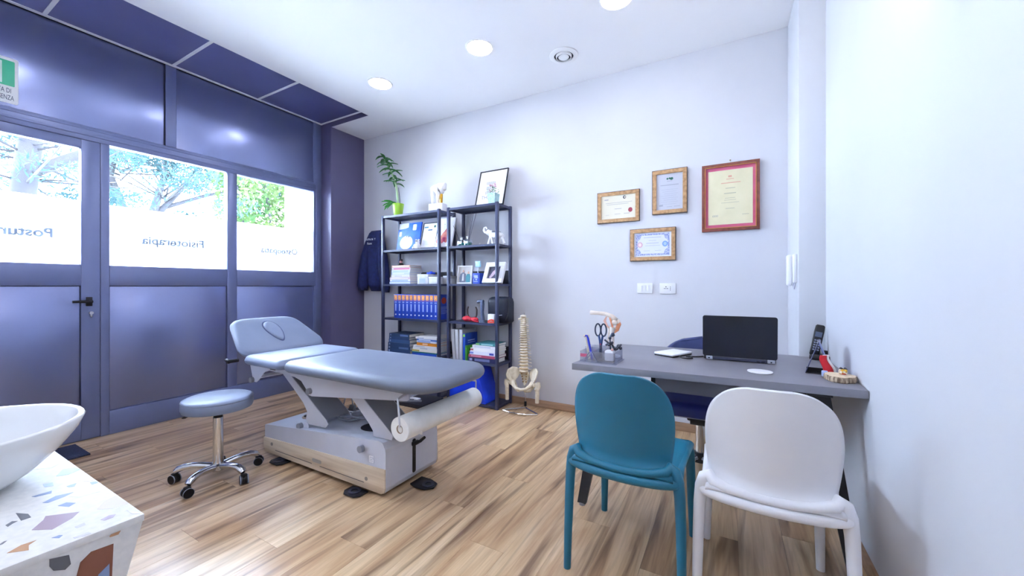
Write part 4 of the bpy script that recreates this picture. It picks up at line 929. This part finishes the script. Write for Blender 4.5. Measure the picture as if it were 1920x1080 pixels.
for dx_ in (-.08, .02): G().box(-.12+dx_, .1+dx_, -.09, -.06, .04, .052, .003, rot=Matrix.Rotation(R(28), 3, 'Z')).build('grey_bar', M('#8f939f', .4, .5), t)
G().box(-.1, .05, -.02, .03, .04, .055, .003).build('white_strip', WPLAST, t)

# ------------------------------------------------------------------ jacket on its hook
t = thing('coat_hook', 'small dark coat hook on the back wall holding the jacket', 'hook', (-3.82, 3.432, 1.84))
G().box(-.02, .02, -.006, .0, -.03, .03, .002).build('plate', BLACKM, t); G().tube([(0, -.004, 0), (0, -.045, -.005), (0, -.06, .02)], .007).build('peg', BLACKM, t)
t = thing('jacket', 'navy blue jacket with white lettering hanging on the wall beside the shelf', 'jacket', (-3.82, 3.36, 1.1))
def loft(rows, n=28, wr=0):
    vs = []
    for (cx, cy, cz, rx, ry) in rows:
        for k in range(n):
            a = 2*math.pi*k/n; w = 1+wr*math.sin(5*a+cz*9)
            vs.append((cx+rx*w*math.copysign(abs(math.cos(a))**.8, math.cos(a)), cy+ry*w*math.sin(a), cz))
    g = G(); m = len(rows)
    g.add(vs, [(j*n+k, j*n+(k+1) % n, (j+1)*n+(k+1) % n, (j+1)*n+k) for j in range(m-1) for k in range(n)]+[tuple(range(n-1, -1, -1)), tuple((m-1)*n+k for k in range(n))])
    return g
loft([(.01, 0, .015, .07, .035), (.0, 0, .1, .105, .045), (-.01, 0, .3, .13, .055), (0, 0, .5, .125, .06), (.0, .0, .65, .115, .055), (-.002, .01, .73, .105, .045), (-.002, .03, .765, .1, .02)], wr=.07).build('body', NAVY, t, ang=180)
loft([(-.205, -.01, .03, .055, .05), (-.205, -.01, .09, .072, .06), (-.185, -.01, .25, .082, .062), (-.15, -.01, .45, .075, .058), (-.105, 0, .62, .055, .045), (-.08, .01, .72, .03, .03)], wr=.06).build('sleeve', NAVY, t, ang=180)
loft([(.19, -.01, 0, .045, .045), (.188, -.01, .06, .056, .05), (.165, -.01, .25, .07, .055), (.13, -.01, .45, .066, .052), (.1, 0, .62, .05, .042), (.08, .01, .72, .03, .03)], wr=.06).build('sleeve', NAVY, t, ang=180)
g = G()
for c, rx in ((-.205, .056), (.19, .047)): g.lathe([(rx, .0), (rx*1.05, .02), (rx*1.05, .05), (rx, .06)], 20, (c, -.01, .0 if c > 0 else .02), 1, .9)
g.build('cuff', M('#141b40', .85), t)
LT = M('#dfe4f4', .7)
text('lettering', 'APPA N  Y', .036, LT, t, (-.0, -.07, .635), FACE, .0006); text('lettering', 'Fisiot', .038, LT, t, (-.02, -.072, .585), FACE, .0006)

# ------------------------------------------------------------------ spine model
t = thing('spine_model', 'model of a human spine with pelvis on a chrome stand by the wall', 'anatomical model', (-1.70, 3.25, 0), R(6))
G().tube([(-.17, -.08, .008), (-.09, -.115, .008), (0, -.125, .008), (.09, -.115, .008), (.17, -.08, .008), (.16, -.06, .008), (.0, .06, .012), (-.16, -.06, .008)], .008, 10, True).build('base_ring', CHROME, t)
G().tube([(0, .055, .012), (0, .058, .3), (-.03, .06, .45), (-.02, .05, .62), (.0, .045, .78), (0, .03, .92)], .005, 8).build('rod', CHROME, t); G().cyl((0, .056, .03), (0, .056, .075), .012).build('rod_clamp', BLACKP, t)
G().tube([(0, .03, .915), (.006, .03, .93), (0, .03, .94), (-.006, .03, .93)], .002, 6, True).build('hook', BLACKM, t)
def cur(z): return (0.004*math.sin(z*9), .02+.018*math.sin((z-.35)*9.5))
z = .372; k = 0
DISC = M('#c9a96a', .55)
vz = []
while z < .875 and k < 24:
    f = (z-.372)/.5; h = .026*(1-f)+.0125*f; r_ = .042*(1-f)+.024*f
    cx, cy = cur(z)
    g = G().lathe([(r_*1.02, 0), (r_*.86, h*.3), (r_*.86, h*.7), (r_*1.02, h)], 18, (cx, cy-.01, z), 1.1, .85)
    g.tube([(cx-r_*1.7, cy+.01, z+h*.6), (cx, cy+.012, z+h*.55), (cx+r_*1.7, cy+.01, z+h*.6)], [.004, .006, .004], 6).tube([(cx, cy+.012, z+h*.6), (cx, cy+.04, z+h*.1)], [.006, .003], 6)
    for sg in (-1, 1): g.tube([(cx+sg*r_*.7, cy+.012, z-.003), (cx+sg*r_*.75, cy+.018, z+h)], .004, 6)
    g.build('vertebra', BONE, t)
    G().lathe([(r_*.95, 0), (r_*.98, h*.12), (r_*.95, h*.24)], 16, (cx, cy-.01, z+h*1.0), 1.1, .85).build('disc', DISC, t)
    z += h*1.24; k += 1
G().sphere((0, .0, z+.012), (.03, .024, .016), 14).build('atlas', BONE, t)
G().tube([(-.012, -.015, z-.005), (-.035, -.03, z-.012), (-.04, -.02, z-.02)], [.009, .008, .006]).build('jaw_stub', BONE, t)
# sacrum
G().add(*(lambda n=12: ([(x_*w, y_, z_) for (w, y_, z_) in ((.045, .01, .365), (.04, .035, .33), (.03, .045, .29), (.015, .04, .255), (.006, .025, .235)) for x_ in (-1, 1)]+[(x_*w, y_+.02, z_) for (w, y_, z_) in ((.045, .01, .365), (.04, .035, .33), (.03, .045, .29), (.015, .04, .255), (.006, .025, .235)) for x_ in (-1, 1)], [(2*i, 2*i+1, 2*i+3, 2*i+2) for i in range(4)]+[(10+2*i+2, 10+2*i+3, 10+2*i+1, 10+2*i) for i in range(4)]+[(2*i+2, 10+2*i+2, 10+2*i, 2*i) for i in range(4)]+[(2*i+1, 10+2*i+1, 10+2*i+3, 2*i+3) for i in range(4)]))()).build('sacrum', BONE, t, ang=60)
for sg in (-1, 1):
    for i in range(4): G().sphere((sg*(.024-.003*i), .02+.004*i, .345-.026*i), (.006, .01, .006), 8).build('sacral_hole', M('#a88242', .6), t)
    # ilium blade: a curved fan, then the ring down to the pubis
    def il(u, v):
        a = R(28+112*u); r_ = .03+.118*v*(1-.12*abs(u-.5)*2)
        return (sg*(.088 + .06*v*(u*.7+.35) - .03*(1-u)*v), .06-.12*u*v+.01*v-.02, .262+r_*(.55+.42*math.sin(a)) - .0)
    def il2(u, v):
        # u along crest from rear (sacrum) to front, v from hip socket to crest
        cr = [(.05, .05, .36), (.085, .05, .395), (.125, .02, .405), (.15, -.02, .385), (.15, -.055, .345), (.135, -.065, .31)]
        i = u*5; j = min(int(i), 4); f = i-j
        c = [cr[j][q]*(1-f)+cr[j+1][q]*f for q in range(3)]
        b = (.098, .0-.02*u, .265)
        w = v
        p = [b[q]*(1-w)+c[q]*w for q in range(3)]
        if w < 1: p[0] += .012*math.sin(math.pi*w)*(.5 if u > .5 else -1)
        return (sg*p[0], p[1], p[2])
    G().grid(il2, 16, 10).build('ilium', BONE, t, ang=180, solid=.014)
    G().tube([(sg*.098, -.015, .275), (sg*.085, -.04, .25), (sg*.05, -.065, .225), (0, -.07, .215)], [.024, .02, .014, .013], 12).build('pubis', BONE, t)
    G().tube([(sg*.098, -.01, .27), (sg*.088, .02, .23), (sg*.065, .0, .195), (sg*.03, -.05, .2)], [.022, .017, .015, .011], 12).build('ischium', BONE, t)
    G().sphere((sg*.112, -.02, .262), .024, 12).tube([(sg*.112, -.02, .262), (sg*.14, -.028, .268), (sg*.155, -.03, .272)], [.018, .016, .022], 12).build('femur_head', BONE, t)
    G().tube([(sg*.162, -.03, .29), (sg*.158, -.03, .255), (sg*.152, -.032, .22), (sg*.15, -.034, .1)], [.016, .026, .019, .018], 14).sphere((sg*.142, -.045, .225), .014, 8).build('femur', BONE, t)

# ------------------------------------------------------------------ certificates on the back wall
def cert(label, x0, x1, z0, z1, fm, bar, dep, fill, mat2=None):
    t = framed('framed_certificate', label, 'certificate', x1-x0, z1-z0, ((x0+x1)/2, YB-.0005, z0), 0, 0, fm, bar, dep, 'certificates on the back wall', fill, mat2); return t
t = cert('small landscape certificate with a dark red seal in a rustic wood frame', -1.032, -.673, 1.739, 2.005, FRAMEW, .03, .022, '#e0dbc8'); yp = -.0125
BL = M('#4a3c38', .6)
def rim(t, w, h, dep):
    G().box(-w/2-.004, -w/2, -dep+.002, 0, -.004, h+.004).box(w/2, w/2+.004, -dep+.002, 0, -.004, h+.004).box(-w/2, w/2, -dep+.002, 0, -.004, 0).box(-w/2, w/2, -dep+.002, 0, h, h+.004).build('dark_edge', BL, t)
rim(t, .359, .266, .022)
polyp(t, 'red_seal', disc(.105, .1, .018, .02), yp, '#a8485a'); polyp(t, 'emblem', disc(.055, .213, .013, .014), yp, '#43475a'); polyp(t, 'emblem_gap', disc(.058, .213, .006, .008), yp-.0008, '#e0dbc8')
lines(t, 'printed_lines', [(-.12, -.085, .198, .206), (-.1, .09, .156, .159), (-.11, .12, .17, .173), (-.03, .03, .115, .119), (-.03, .02, .07, .073), (.05, .1, .07, .074), (-.11, -.08, .065, .067)], yp, '#a8a8ae')
t = cert('small portrait certificate with green emblem in a rustic wood frame', -.563, -.301, 1.778, 2.136, FRAMEW, .03, .022, '#bfc1cc'); rim(t, .262, .358, .022)
for dx_, dz_, rr_ in ((-.015, .285, .008), (.002, .287, .008), (.018, .284, .011), (.012, .278, .006)): polyp(t, 'green_emblem', disc(dx_, dz_, rr_, rr_, 14), yp, '#2e6b5c')
lines(t, 'printed_lines', [(-.02, .022, .263, .267), (-.07, .07, .23, .236)]+[(-.065+.01*(k % 3), .065-.012*(k % 2), .195-.017*k, .1965-.017*k) for k in range(8)]+[(-.02, .02, .052, .055), (.035, .08, .052, .056), (-.08, -.05, .06, .075)], yp, '#9fa1b0')
t = cert('small landscape certificate with ornate blue border in a rustic wood frame', -.745, -.387, 1.395, 1.66, FRAMEW, .03, .022, '#dde0ec'); rim(t, .358, .265, .022)
BO = noisy('guilloche_print', '#6f7db8', '#cdd4ee', (170, 170, 170), .7, lo=.42, hi=.58)
for a in ((-.135, .135, .042, .056), (-.135, .135, .21, .224), (-.135, -.12, .056, .21), (.12, .135, .056, .21)): polyp(t, 'border_print', [(a[0], a[2]), (a[1], a[2]), (a[1], a[3]), (a[0], a[3])], yp, '', mat=BO)
for sx_ in (-1, 1):
    for p in ([(.12, .056), (.09, .056), (.1, .085), (.12, .1)], [(.12, .21), (.09, .21), (.1, .182), (.12, .168)]): polyp(t, 'corner_print', [(sx_*q[0], q[1]) for q in p], yp, '', mat=BO)
polyp(t, 'red_seal', disc(-.1, .133, .022, .024), yp-.0008, '#d9b6c4'); polyp(t, 'blue_seal', disc(.1, .135, .022, .024), yp-.0008, '#7fa3dc'); polyp(t, 'seal_centre', disc(.1, .135, .012, .014), yp-.0016, '#a9c4ec'); polyp(t, 'seal_centre', disc(-.1, .133, .012, .014), yp-.0016, '#efdbe2')
lines(t, 'printed_lines', [(-.07, .07, .19, .195), (-.03, .03, .165, .168), (-.05, .05, .142, .147), (-.06, .06, .122, .125), (-.07, -.02, .08, .083), (.02, .07, .08, .083)], yp, '#b5b9d2')
t = cert('large portrait diploma with pink mount in a glossy mahogany frame', -.191, .196, 1.604, 2.124, MAHOG, .024, .028, '#c95f80', noisy('pink_mount', '#bf4f72', '#cb6383', (8, 8, 8), .5))
G().box(-.1695, .1695, -.031, -.026, .022, .026).box(-.1695, .1695, -.031, -.026, .494, .498).box(-.1715, -.1675, -.031, -.026, .022, .498).box(.1675, .1715, -.031, -.026, .022, .498).build('gold_fillet', M('#c9964a', .3, .7), t)
G().box(-.149, .149, -.0172, -.0154, .05, .468).build('diploma_sheet', PAPERW if 0 else noisy('cream_paper', '#ddd5b2', '#e3dbba', (10, 10, 10), .8), t)
yq = -.0173
lines(t, 'red_print', [(-.025, .025, .395, .4), (-.06, .07, .365, .371), (-.012, .012, .41, .425)], yq, '#d9a58f')
lines(t, 'printed_lines', [(-.03, .035, .325, .33), (-.04, .04, .285, .291), (-.035, .035, .25, .253), (-.04, .04, .235, .238), (-.06, .06, .215, .218), (-.03, .03, .17, .174), (-.12, -.085, .112, .124), (.08, .125, .118, .122)], yq, '#b9b49c')
for x in (-.11, -.097, -.084): polyp(t, 'stamp_box', [(x-.005, .11), (x+.004, .11), (x+.004, .128), (x-.005, .128)], yq-.0006, '#cfc9b2')
t = thing('picture_nail', 'small brass nail above the mahogany framed diploma', 'nail', (.004, YB-.001, 2.145)); G().cyl((0, 0, 0), (0, -.012, 0), .003).sphere((0, -.013, 0), .006, 8).build('head', M('#8f8a6a', .4, .8), t); G().tube([(0, -.006, 0), (0, -.006, -.02)], .0015).build('wire', CHROME, t)

# switch, socket, intercom, wall spot
t = thing('light_switch', 'blank white light switch plate under the certificates', 'switch', (-.628, YB, 1.16)); G().box(-.063, .063, -.009, 0, -.043, .043, .003).build('plate', WPLAST, t)
for k in range(3): G().box(-.036+.024*k+.0006, -.036+.024*(k+1)-.0006, -.0125, -.006, -.024, .024, .0015).build('rocker', WPLAST, t)
t = thing('wall_socket', 'white power socket plate with dark holes beside the light switch', 'socket', (-.447, YB, 1.158)); G().box(-.063, .063, -.009, 0, -.044, .044, .003).build('plate', WPLAST, t)
G().box(-.036, .012, -.0115, -.006, -.024, .024, .0015).build('module', WPLAST, t); G().box(.0135, .036, -.0115, -.006, -.024, .024, .0015).build('module', WPLAST, t)
for x, z, r_ in ((-.024, 0, .0035), (-.012, 0, .003), (0, 0, .0035), (-.012, .014, .004), (.022, .012, .003), (.022, 0, .003), (.022, -.012, .003)): G().cyl((x, -.0122, z), (x, -.011, z), r_, n=10).build('hole', BLACKP, t)
t = thing('intercom', 'white wall intercom handset on the side of the pillar', 'intercom', (.368, 3.05, 1.18))
G().box(-.018, 0, -.07, .07, .02, .2, .004).build('base_plate', WPLAST, t, ang=60); G().pad(rrect(-.028, .028, 0, .2, .02), [(.004, 0), (0, .006), (0, .02), (.006, .028)]).map(lambda q: Vector((-.018-q.z, q.x+.02, q.y))).build('handset', WPLAST, t, ang=60)
G().tube([(-.012, -.04, .02), (-.02, -.045, -.0), (-.014, -.05, -.02), (-.006, -.055, .03)], .003).build('cord', M('#b9bccb', .5), t)
for lxyz, lrz, ll in (((XR, 1.34, 1.985), 0, 'brass wall lamp with added uplight at the top of the right-hand wall'),):
  t = thing('wall_spotlight', ll, 'lamp', lxyz, lrz, None)
  G().lathe([(.045, 0), (.045, -.02), (.02, -.022)], 24, ax='x').build('wall_plate', WPLAST, t)
  G().cyl((-.02, 0, 0), (-.055, 0, .0), .008).build('arm', WPLAST, t); G().lathe([(.028, -.06), (.03, -.055), (.03, .09), (.0, .09)], 24, (-.075, 0, 0)).build('shade', noisy('brushed_brass', '#b9a06a', '#cdb988', (20, 20, 200), .35, metal=.6), t)
  G().lathe([(.026, .0905), (.024, .094), (.0005, .095)], 20, (-.075, 0, 0)).build('bulb', emis('added_uplight', '#fff6ec', UP), t)  # upward glow added to brighten the ceiling and room

# ------------------------------------------------------------------ vanity and basin
t = thing('vanity_unit', 'terrazzo topped vanity unit with coloured stone chips under the basin', 'vanity', (-1.5, 0, 0))
TER = noisy('terrazzo_binder', '#e6e7e6', '#f0f0ee', (90, 90, 90), .4)
VX0, VX1 = -2.3, -.896
G().box(VX0, VX1, -.32, .279, .768, .78, .0008).build('worktop', TER, t, True)
G().prism([(-.32, 0), (.1, 0), (.16, .3), (.277, .768), (-.32, .768)], VX0+.003, VX1-.001, 'x').build('cabinet', TER, t, True)
CH = {'m': M('#b3a2b4', .35), 'p': M('#cdbfca', .35), 'l': M('#d6d6e0', .35), 'b': M('#8fa3c9', .35), 'g': M('#7e828c', .4), 'o': M('#c69b78', .4), 'r': M('#8a5642', .45), 'd': M('#6d7078', .45)}
chips = [('m', [(-.997, .17), (-1.022, .187), (-1.036, .192), (-1.004, .225), (-.987, .213), (-.97, .187)]), ('p', [(-.988, .243), (-1.012, .259), (-1.021, .277), (-.962, .277), (-.971, .254)]), ('l', [(-1.121, .252), (-1.098, .272), (-1.067, .267), (-1.073, .241), (-1.093, .231)]),
 ('b', [(-1.234, .243), (-1.268, .26), (-1.26, .275), (-1.233, .278), (-1.222, .258)]), ('p', [(-1.165, .259), (-1.191, .276), (-1.136, .278), (-1.144, .269)]), ('b', [(-1.205, .22), (-1.201, .232), (-1.18, .229), (-1.188, .219)]), ('b', [(-1.154, .241), (-1.155, .255), (-1.14, .249), (-1.145, .242)]),
 ('b', [(-1.155, .197), (-1.154, .222), (-1.141, .219), (-1.147, .2)]), ('b', [(-1.104, .201), (-1.119, .22), (-1.109, .241), (-1.1, .227), (-1.096, .206)]), ('b', [(-1.065, .212), (-1.068, .223), (-1.051, .231), (-1.043, .221)]), ('m', [(-.938, .235), (-.944, .247), (-.938, .254), (-.929, .248), (-.929, .238)]),
 ('g', [(-1.055, .152), (-1.063, .16), (-1.056, .165), (-1.052, .159), (-1.045, .153)]), ('o', [(-.943, .137), (-.953, .152), (-.951, .167), (-.943, .158), (-.925, .155)]), ('b', [(-.938, .18), (-.938, .188), (-.933, .191), (-.927, .186)]), ('g', [(-.986, .137), (-.99, .141), (-.989, .144), (-.982, .139), (-.982, .136)]),
 ('b', [(-1.135, .269), (-1.131, .277), (-1.119, .277), (-1.119, .268)]), ('l', [(-.91, .197), (-.909, .214), (-.9, .215), (-.904, .198)]), ('l', [(-.948, .207), (-.951, .219), (-.941, .218), (-.94, .208)]), ('l', [(-.939, .268), (-.921, .276), (-.901, .275), (-.916, .268)]), ('g', [(-1.096, .169), (-1.073, .179), (-1.053, .179), (-1.053, .168)]),
 ('o', [(-1.0, .05), (-.97, .06), (-.95, .09), (-.98, .1)]), ('m', [(-.93, .0), (-.905, .03), (-.92, .06), (-.95, .04)]), ('g', [(-1.02, -.1), (-.98, -.06), (-.95, -.1), (-.99, -.13)]), ('p', [(-1.35, .24), (-1.32, .27), (-1.3, .25), (-1.33, .22)]), ('b', [(-1.45, .25), (-1.41, .27), (-1.4, .24)]), ('r', [(-1.5, .2), (-1.46, .25), (-1.52, .26)])]
for c, p in chips: G().prism(p, .78, .7804, 'z').build('chip', CH[c], t, True)
for c, p in [('d', [(.17, .767), (.19, .7615), (.192, .746), (.186, .741), (.174, .747), (.17, .756)]), ('r', [(.198, .723), (.202, .742), (.214, .752), (.24, .75), (.238, .693), (.196, .685)]), ('o', [(.235, .7645), (.237, .767), (.249, .767), (.246, .762), (.236, .763)]), ('b', [(.222, .71), (.235, .72), (.235, .7), (.22, .69)]), ('m', [(.1, .74), (.13, .755), (.14, .73), (.115, .71)]), ('r', [(.02, .7), (.06, .74), (.08, .7), (.05, .66)])]:
    G().prism(p, VX1-.0012, VX1-.0006+(.0009 if c == 'b' else .0003), 'x').build('chip', CH[c], t, True)
t = thing('wash_basin', 'white glossy oval vessel basin on the terrazzo vanity', 'basin', (-1.3, .05, .7802))
pr = [(.55, 0), (.6, .004), (.72, .03), (.86, .075), (.96, .12), (1.0, .15), (.985, .156), (.95, .152), (.9, .12), (.8, .075), (.6, .04), (.3, .03), (.05, .028)]
G().lathe([(r_*.225, z*.79) for r_, z in pr], 64, (0, 0, 0), .91, 1.1).build('bowl', CERAM, t, ang=180)
G().lathe([(.022, .0225), (.022, .025), (.001, .026)], 20).build('drain', CHROME, t)

# ------------------------------------------------------------------ outside: trees, hedge, pipe
struct('ground', G().box(-60, -4.6, -40, 60, -.3, -.15), M('#cfcdc6', .9))
def tris(name, pts, size, mat, parent, rnd, flat=.5, quad=True):
    n = len(pts); rng = np.random.default_rng(rnd)
    d1 = rng.normal(size=(n, 3)); d1 /= np.linalg.norm(d1, axis=1)[:, None]
    d2 = rng.normal(size=(n, 3)); d2 -= d1*(d1*d2).sum(1)[:, None]; d2 /= np.linalg.norm(d2, axis=1)[:, None]
    s = size*rng.uniform(.6, 1.3, size=(n, 1)); p = np.asarray(pts)
    v = np.stack([p-d1*s, p+d2*s*flat, p+d1*s, p-d2*s*flat], 1).reshape(-1, 3)
    me = bpy.data.meshes.new(name); me.vertices.add(4*n); me.vertices.foreach_set('co', v.ravel())
    me.loops.add(4*n); me.loops.foreach_set('vertex_index', np.arange(4*n)); me.polygons.add(n); me.polygons.foreach_set('loop_start', np.arange(n)*4); me.polygons.foreach_set('loop_total', np.full(n, 4))
    me.update(); me.materials.append(mat); o = bpy.data.objects.new(name, me); COL.objects.link(o); o.parent = parent; o['kind'] = 'stuff'; return o
def blob(rng, c, r, n):
    q = rng.normal(size=(n, 3)); q /= np.linalg.norm(q, axis=1)[:, None]
    return np.asarray(c)+q*(rng.uniform(0, 1, size=(n, 1))**.45)*np.asarray(r)
BARKP = noisy('pine_bark', '#0a090d', '#17141b', (6, 6, 2.5), .9, bump=.4, lo=.4, hi=.6)
BARKD = noisy('dark_bark', '#131318', '#1e1e25', (8, 8, 3), .9)
PINE = shader_mat('pine_needles', _leaf('#1d2d2e', '#33474a', .8)); HEDGE = shader_mat('hedge_leaves', _leaf('#263a20', '#516238', 1.6))
def tree(label, loc, paths, clumps, seed, barkm, ns, mat, size, flat):
    t = thing('pine_tree', label, 'tree', loc, 0, 'trees outside the windows'); rng = np.random.default_rng(seed)
    for k, (p, r_) in enumerate(paths): G().tube(p, r_, 10).build('trunk' if k == 0 else 'branch', barkm, t, ang=180)
    pts = np.concatenate([blob(rng, c, r_, n) for c, r_, n in clumps]); tris('foliage', pts, size, mat, t, seed, flat)
# near pine: trunk in the door glass
cl_ = []
rg = random.Random(3)
for k in range(46):
    cl_.append(((rg.uniform(-2, 1.0), rg.uniform(-1.6, 2.4), rg.uniform(2.7, 4.6)), (.6, .6, .22), 200))
br = [([(0, 0, -.1), (.0, .0, 1.6), (.02, -.03, 2.6), (.0, .05, 3.4), (-.05, .0, 4.6), (.05, .1, 6.5)], [.19, .16, .14, .13, .11, .08]), ([(.0, .02, 2.95), (.1, .35, 3.25), (.0, .9, 3.7), (-.1, 1.6, 4.3)], [.08, .07, .06, .04])]
for k in range(26):
    z0 = rg.uniform(2.4, 5); a = rg.uniform(0, 6.28); l = rg.uniform(1, 2.6)
    br.append(([(0, 0, z0), (l*.5*math.cos(a), l*.5*math.sin(a), z0+rg.uniform(-.1, .3)), (l*math.cos(a), l*math.sin(a), z0+rg.uniform(-.2, .6))], [.018, .011, .004]))
tree('thick pine trunk with pale bark seen through the door glass', (-9, 1.47, -.15), br, cl_, 11, BARKP, 0, PINE, .06, .2)
# two far trees
def spread(seed, n, ctr, rad, r_, cnt):
    g_ = random.Random(seed); return [((ctr[0]+g_.uniform(-1, 1)*rad[0], ctr[1]+g_.uniform(-1, 1)*rad[1], ctr[2]+g_.uniform(-1, 1)*rad[2]), r_, cnt) for _ in range(n)]
def fan(seed, base, n, l0, l1, el0, el1, r_):
    g_ = random.Random(seed); o = []
    for k in range(n):
        a = g_.uniform(0, 6.28); e = R(g_.uniform(el0, el1)); l = g_.uniform(l0, l1); d_ = Vector((math.cos(a)*math.cos(e), math.sin(a)*math.cos(e), math.sin(e))); b = Vector(base)+Vector((0, 0, g_.uniform(0, .8)))
        w = Vector((g_.uniform(-.3, .3), g_.uniform(-.3, .3), g_.uniform(0, .4)))
        o.append(([tuple(b), tuple(b+d_*l*.35+w*.4), tuple(b+d_*l*.7+w*.8), tuple(b+d_*l+w)], [r_, r_*.7, r_*.45, r_*.15]))
    return o
tree('slender pine with two limbs behind the middle window, nearer the door', (-14, 3.87, -.15), [([(0, 0, -.1), (0, -.1, 2.2), (.0, .05, 3.4), (.0, -.2, 4.2), (0, .1, 6)], [.16, .13, .11, .09, .05]), ([(.0, .02, 3.5), (.1, -.5, 4.3), (0, -.7, 5.4)], [.08, .06, .03])]+fan(5, (0, 0, 3.6), 14, 1.2, 3, -5, 40, .022), spread(8, 64, (0, -.4, 5.5), (1.8, 2.4, 1.3), (.65, .65, .25), 200), 21, BARKP, 0, PINE, .075, .2)
tree('spreading umbrella pine with dark curved limbs behind the middle window', (-14, 4.6, -.15), [([(0, 0, -.1), (.0, -.1, 2), (.0, -.15, 3.0), (0, .0, 3.6), (.0, .15, 4.3), (0, .3, 5.2)], [.17, .15, .12, .1, .07, .04]), ([(0, -.13, 3.1), (0, .35, 3.8), (0, .8, 4.5), (0, 1.2, 5.4)], [.1, .07, .05, .03]), ([(0, .1, 3.5), (0, 1.2, 4.1), (0, 2.2, 4.5), (0, 3.2, 4.7)], [.06, .05, .035, .02])]+fan(9, (0, .2, 3.7), 20, 1.5, 3.4, 5, 55, .025),
     spread(4, 80, (0, 1.7, 5.2), (1.6, 3.0, .75), (.75, .75, .2), 220), 31, BARKD, 0, PINE, .075, .22)
t = thing('leafy_hedge', 'tall sunlit leafy green hedge outside the right-hand window', 'hedge', (-9.3, 6.2, -.15), 0)
rng = np.random.default_rng(5)
pts = np.stack([rng.uniform(-.7, .7, 30000), rng.uniform(-2.1, 2.6, 30000), rng.uniform(.0, 4.3, 30000)], 1); pts[:, 0] += .25*np.sin(pts[:, 1]*4)*np.cos(pts[:, 2]*3.1)
tris('foliage', pts, .055, HEDGE, t, 6, .55)
for k in range(7): G().tube([(0, -1.8+.6*k, -.1), (.15, -1.7+.6*k, 2.5), (.0, -1.9+.6*k, 4.2)], [.05, .04, .02], 8).build('stem', BARKD, t)
t = thing('far_hedge', 'low pale hedge far behind the middle window', 'hedge', (-16, 8.2, -.15), 0)
pts = np.stack([rng.uniform(-.6, .6, 5000), rng.uniform(-2.6, 3, 5000), rng.uniform(0, 1, 5000)], 1); pts[:, 2] *= 3.6+.25*np.sin(pts[:, 1]*2); tris('foliage', pts, .08, PINE, t, 9, .5)
for k in range(4): G().tube([(0, -2+1.3*k, -.1), (0, -2+1.3*k, 3)], [.06, .03], 8).build('stem', BARKD, t)
t = thing('drain_pipe', 'pale metal drain pipe outside the right-hand window', 'pipe', (-5.25, 3.28, -.15)); G().cyl((0, 0, 0), (0, 0, 4.5), .035).build('pipe', M('#5a6068', .5), t)
for z in (1.2, 2.6): G().cyl((0, 0, z), (0, 0, z+.06), .042).build('clamp', M('#8d97a8', .5), t)
struct('wall_exterior', G().box(-5.15, -4.6, 3.02, 3.3, -.15, 5), M('#5d6070', .8))
bpy.context.view_layer.update()
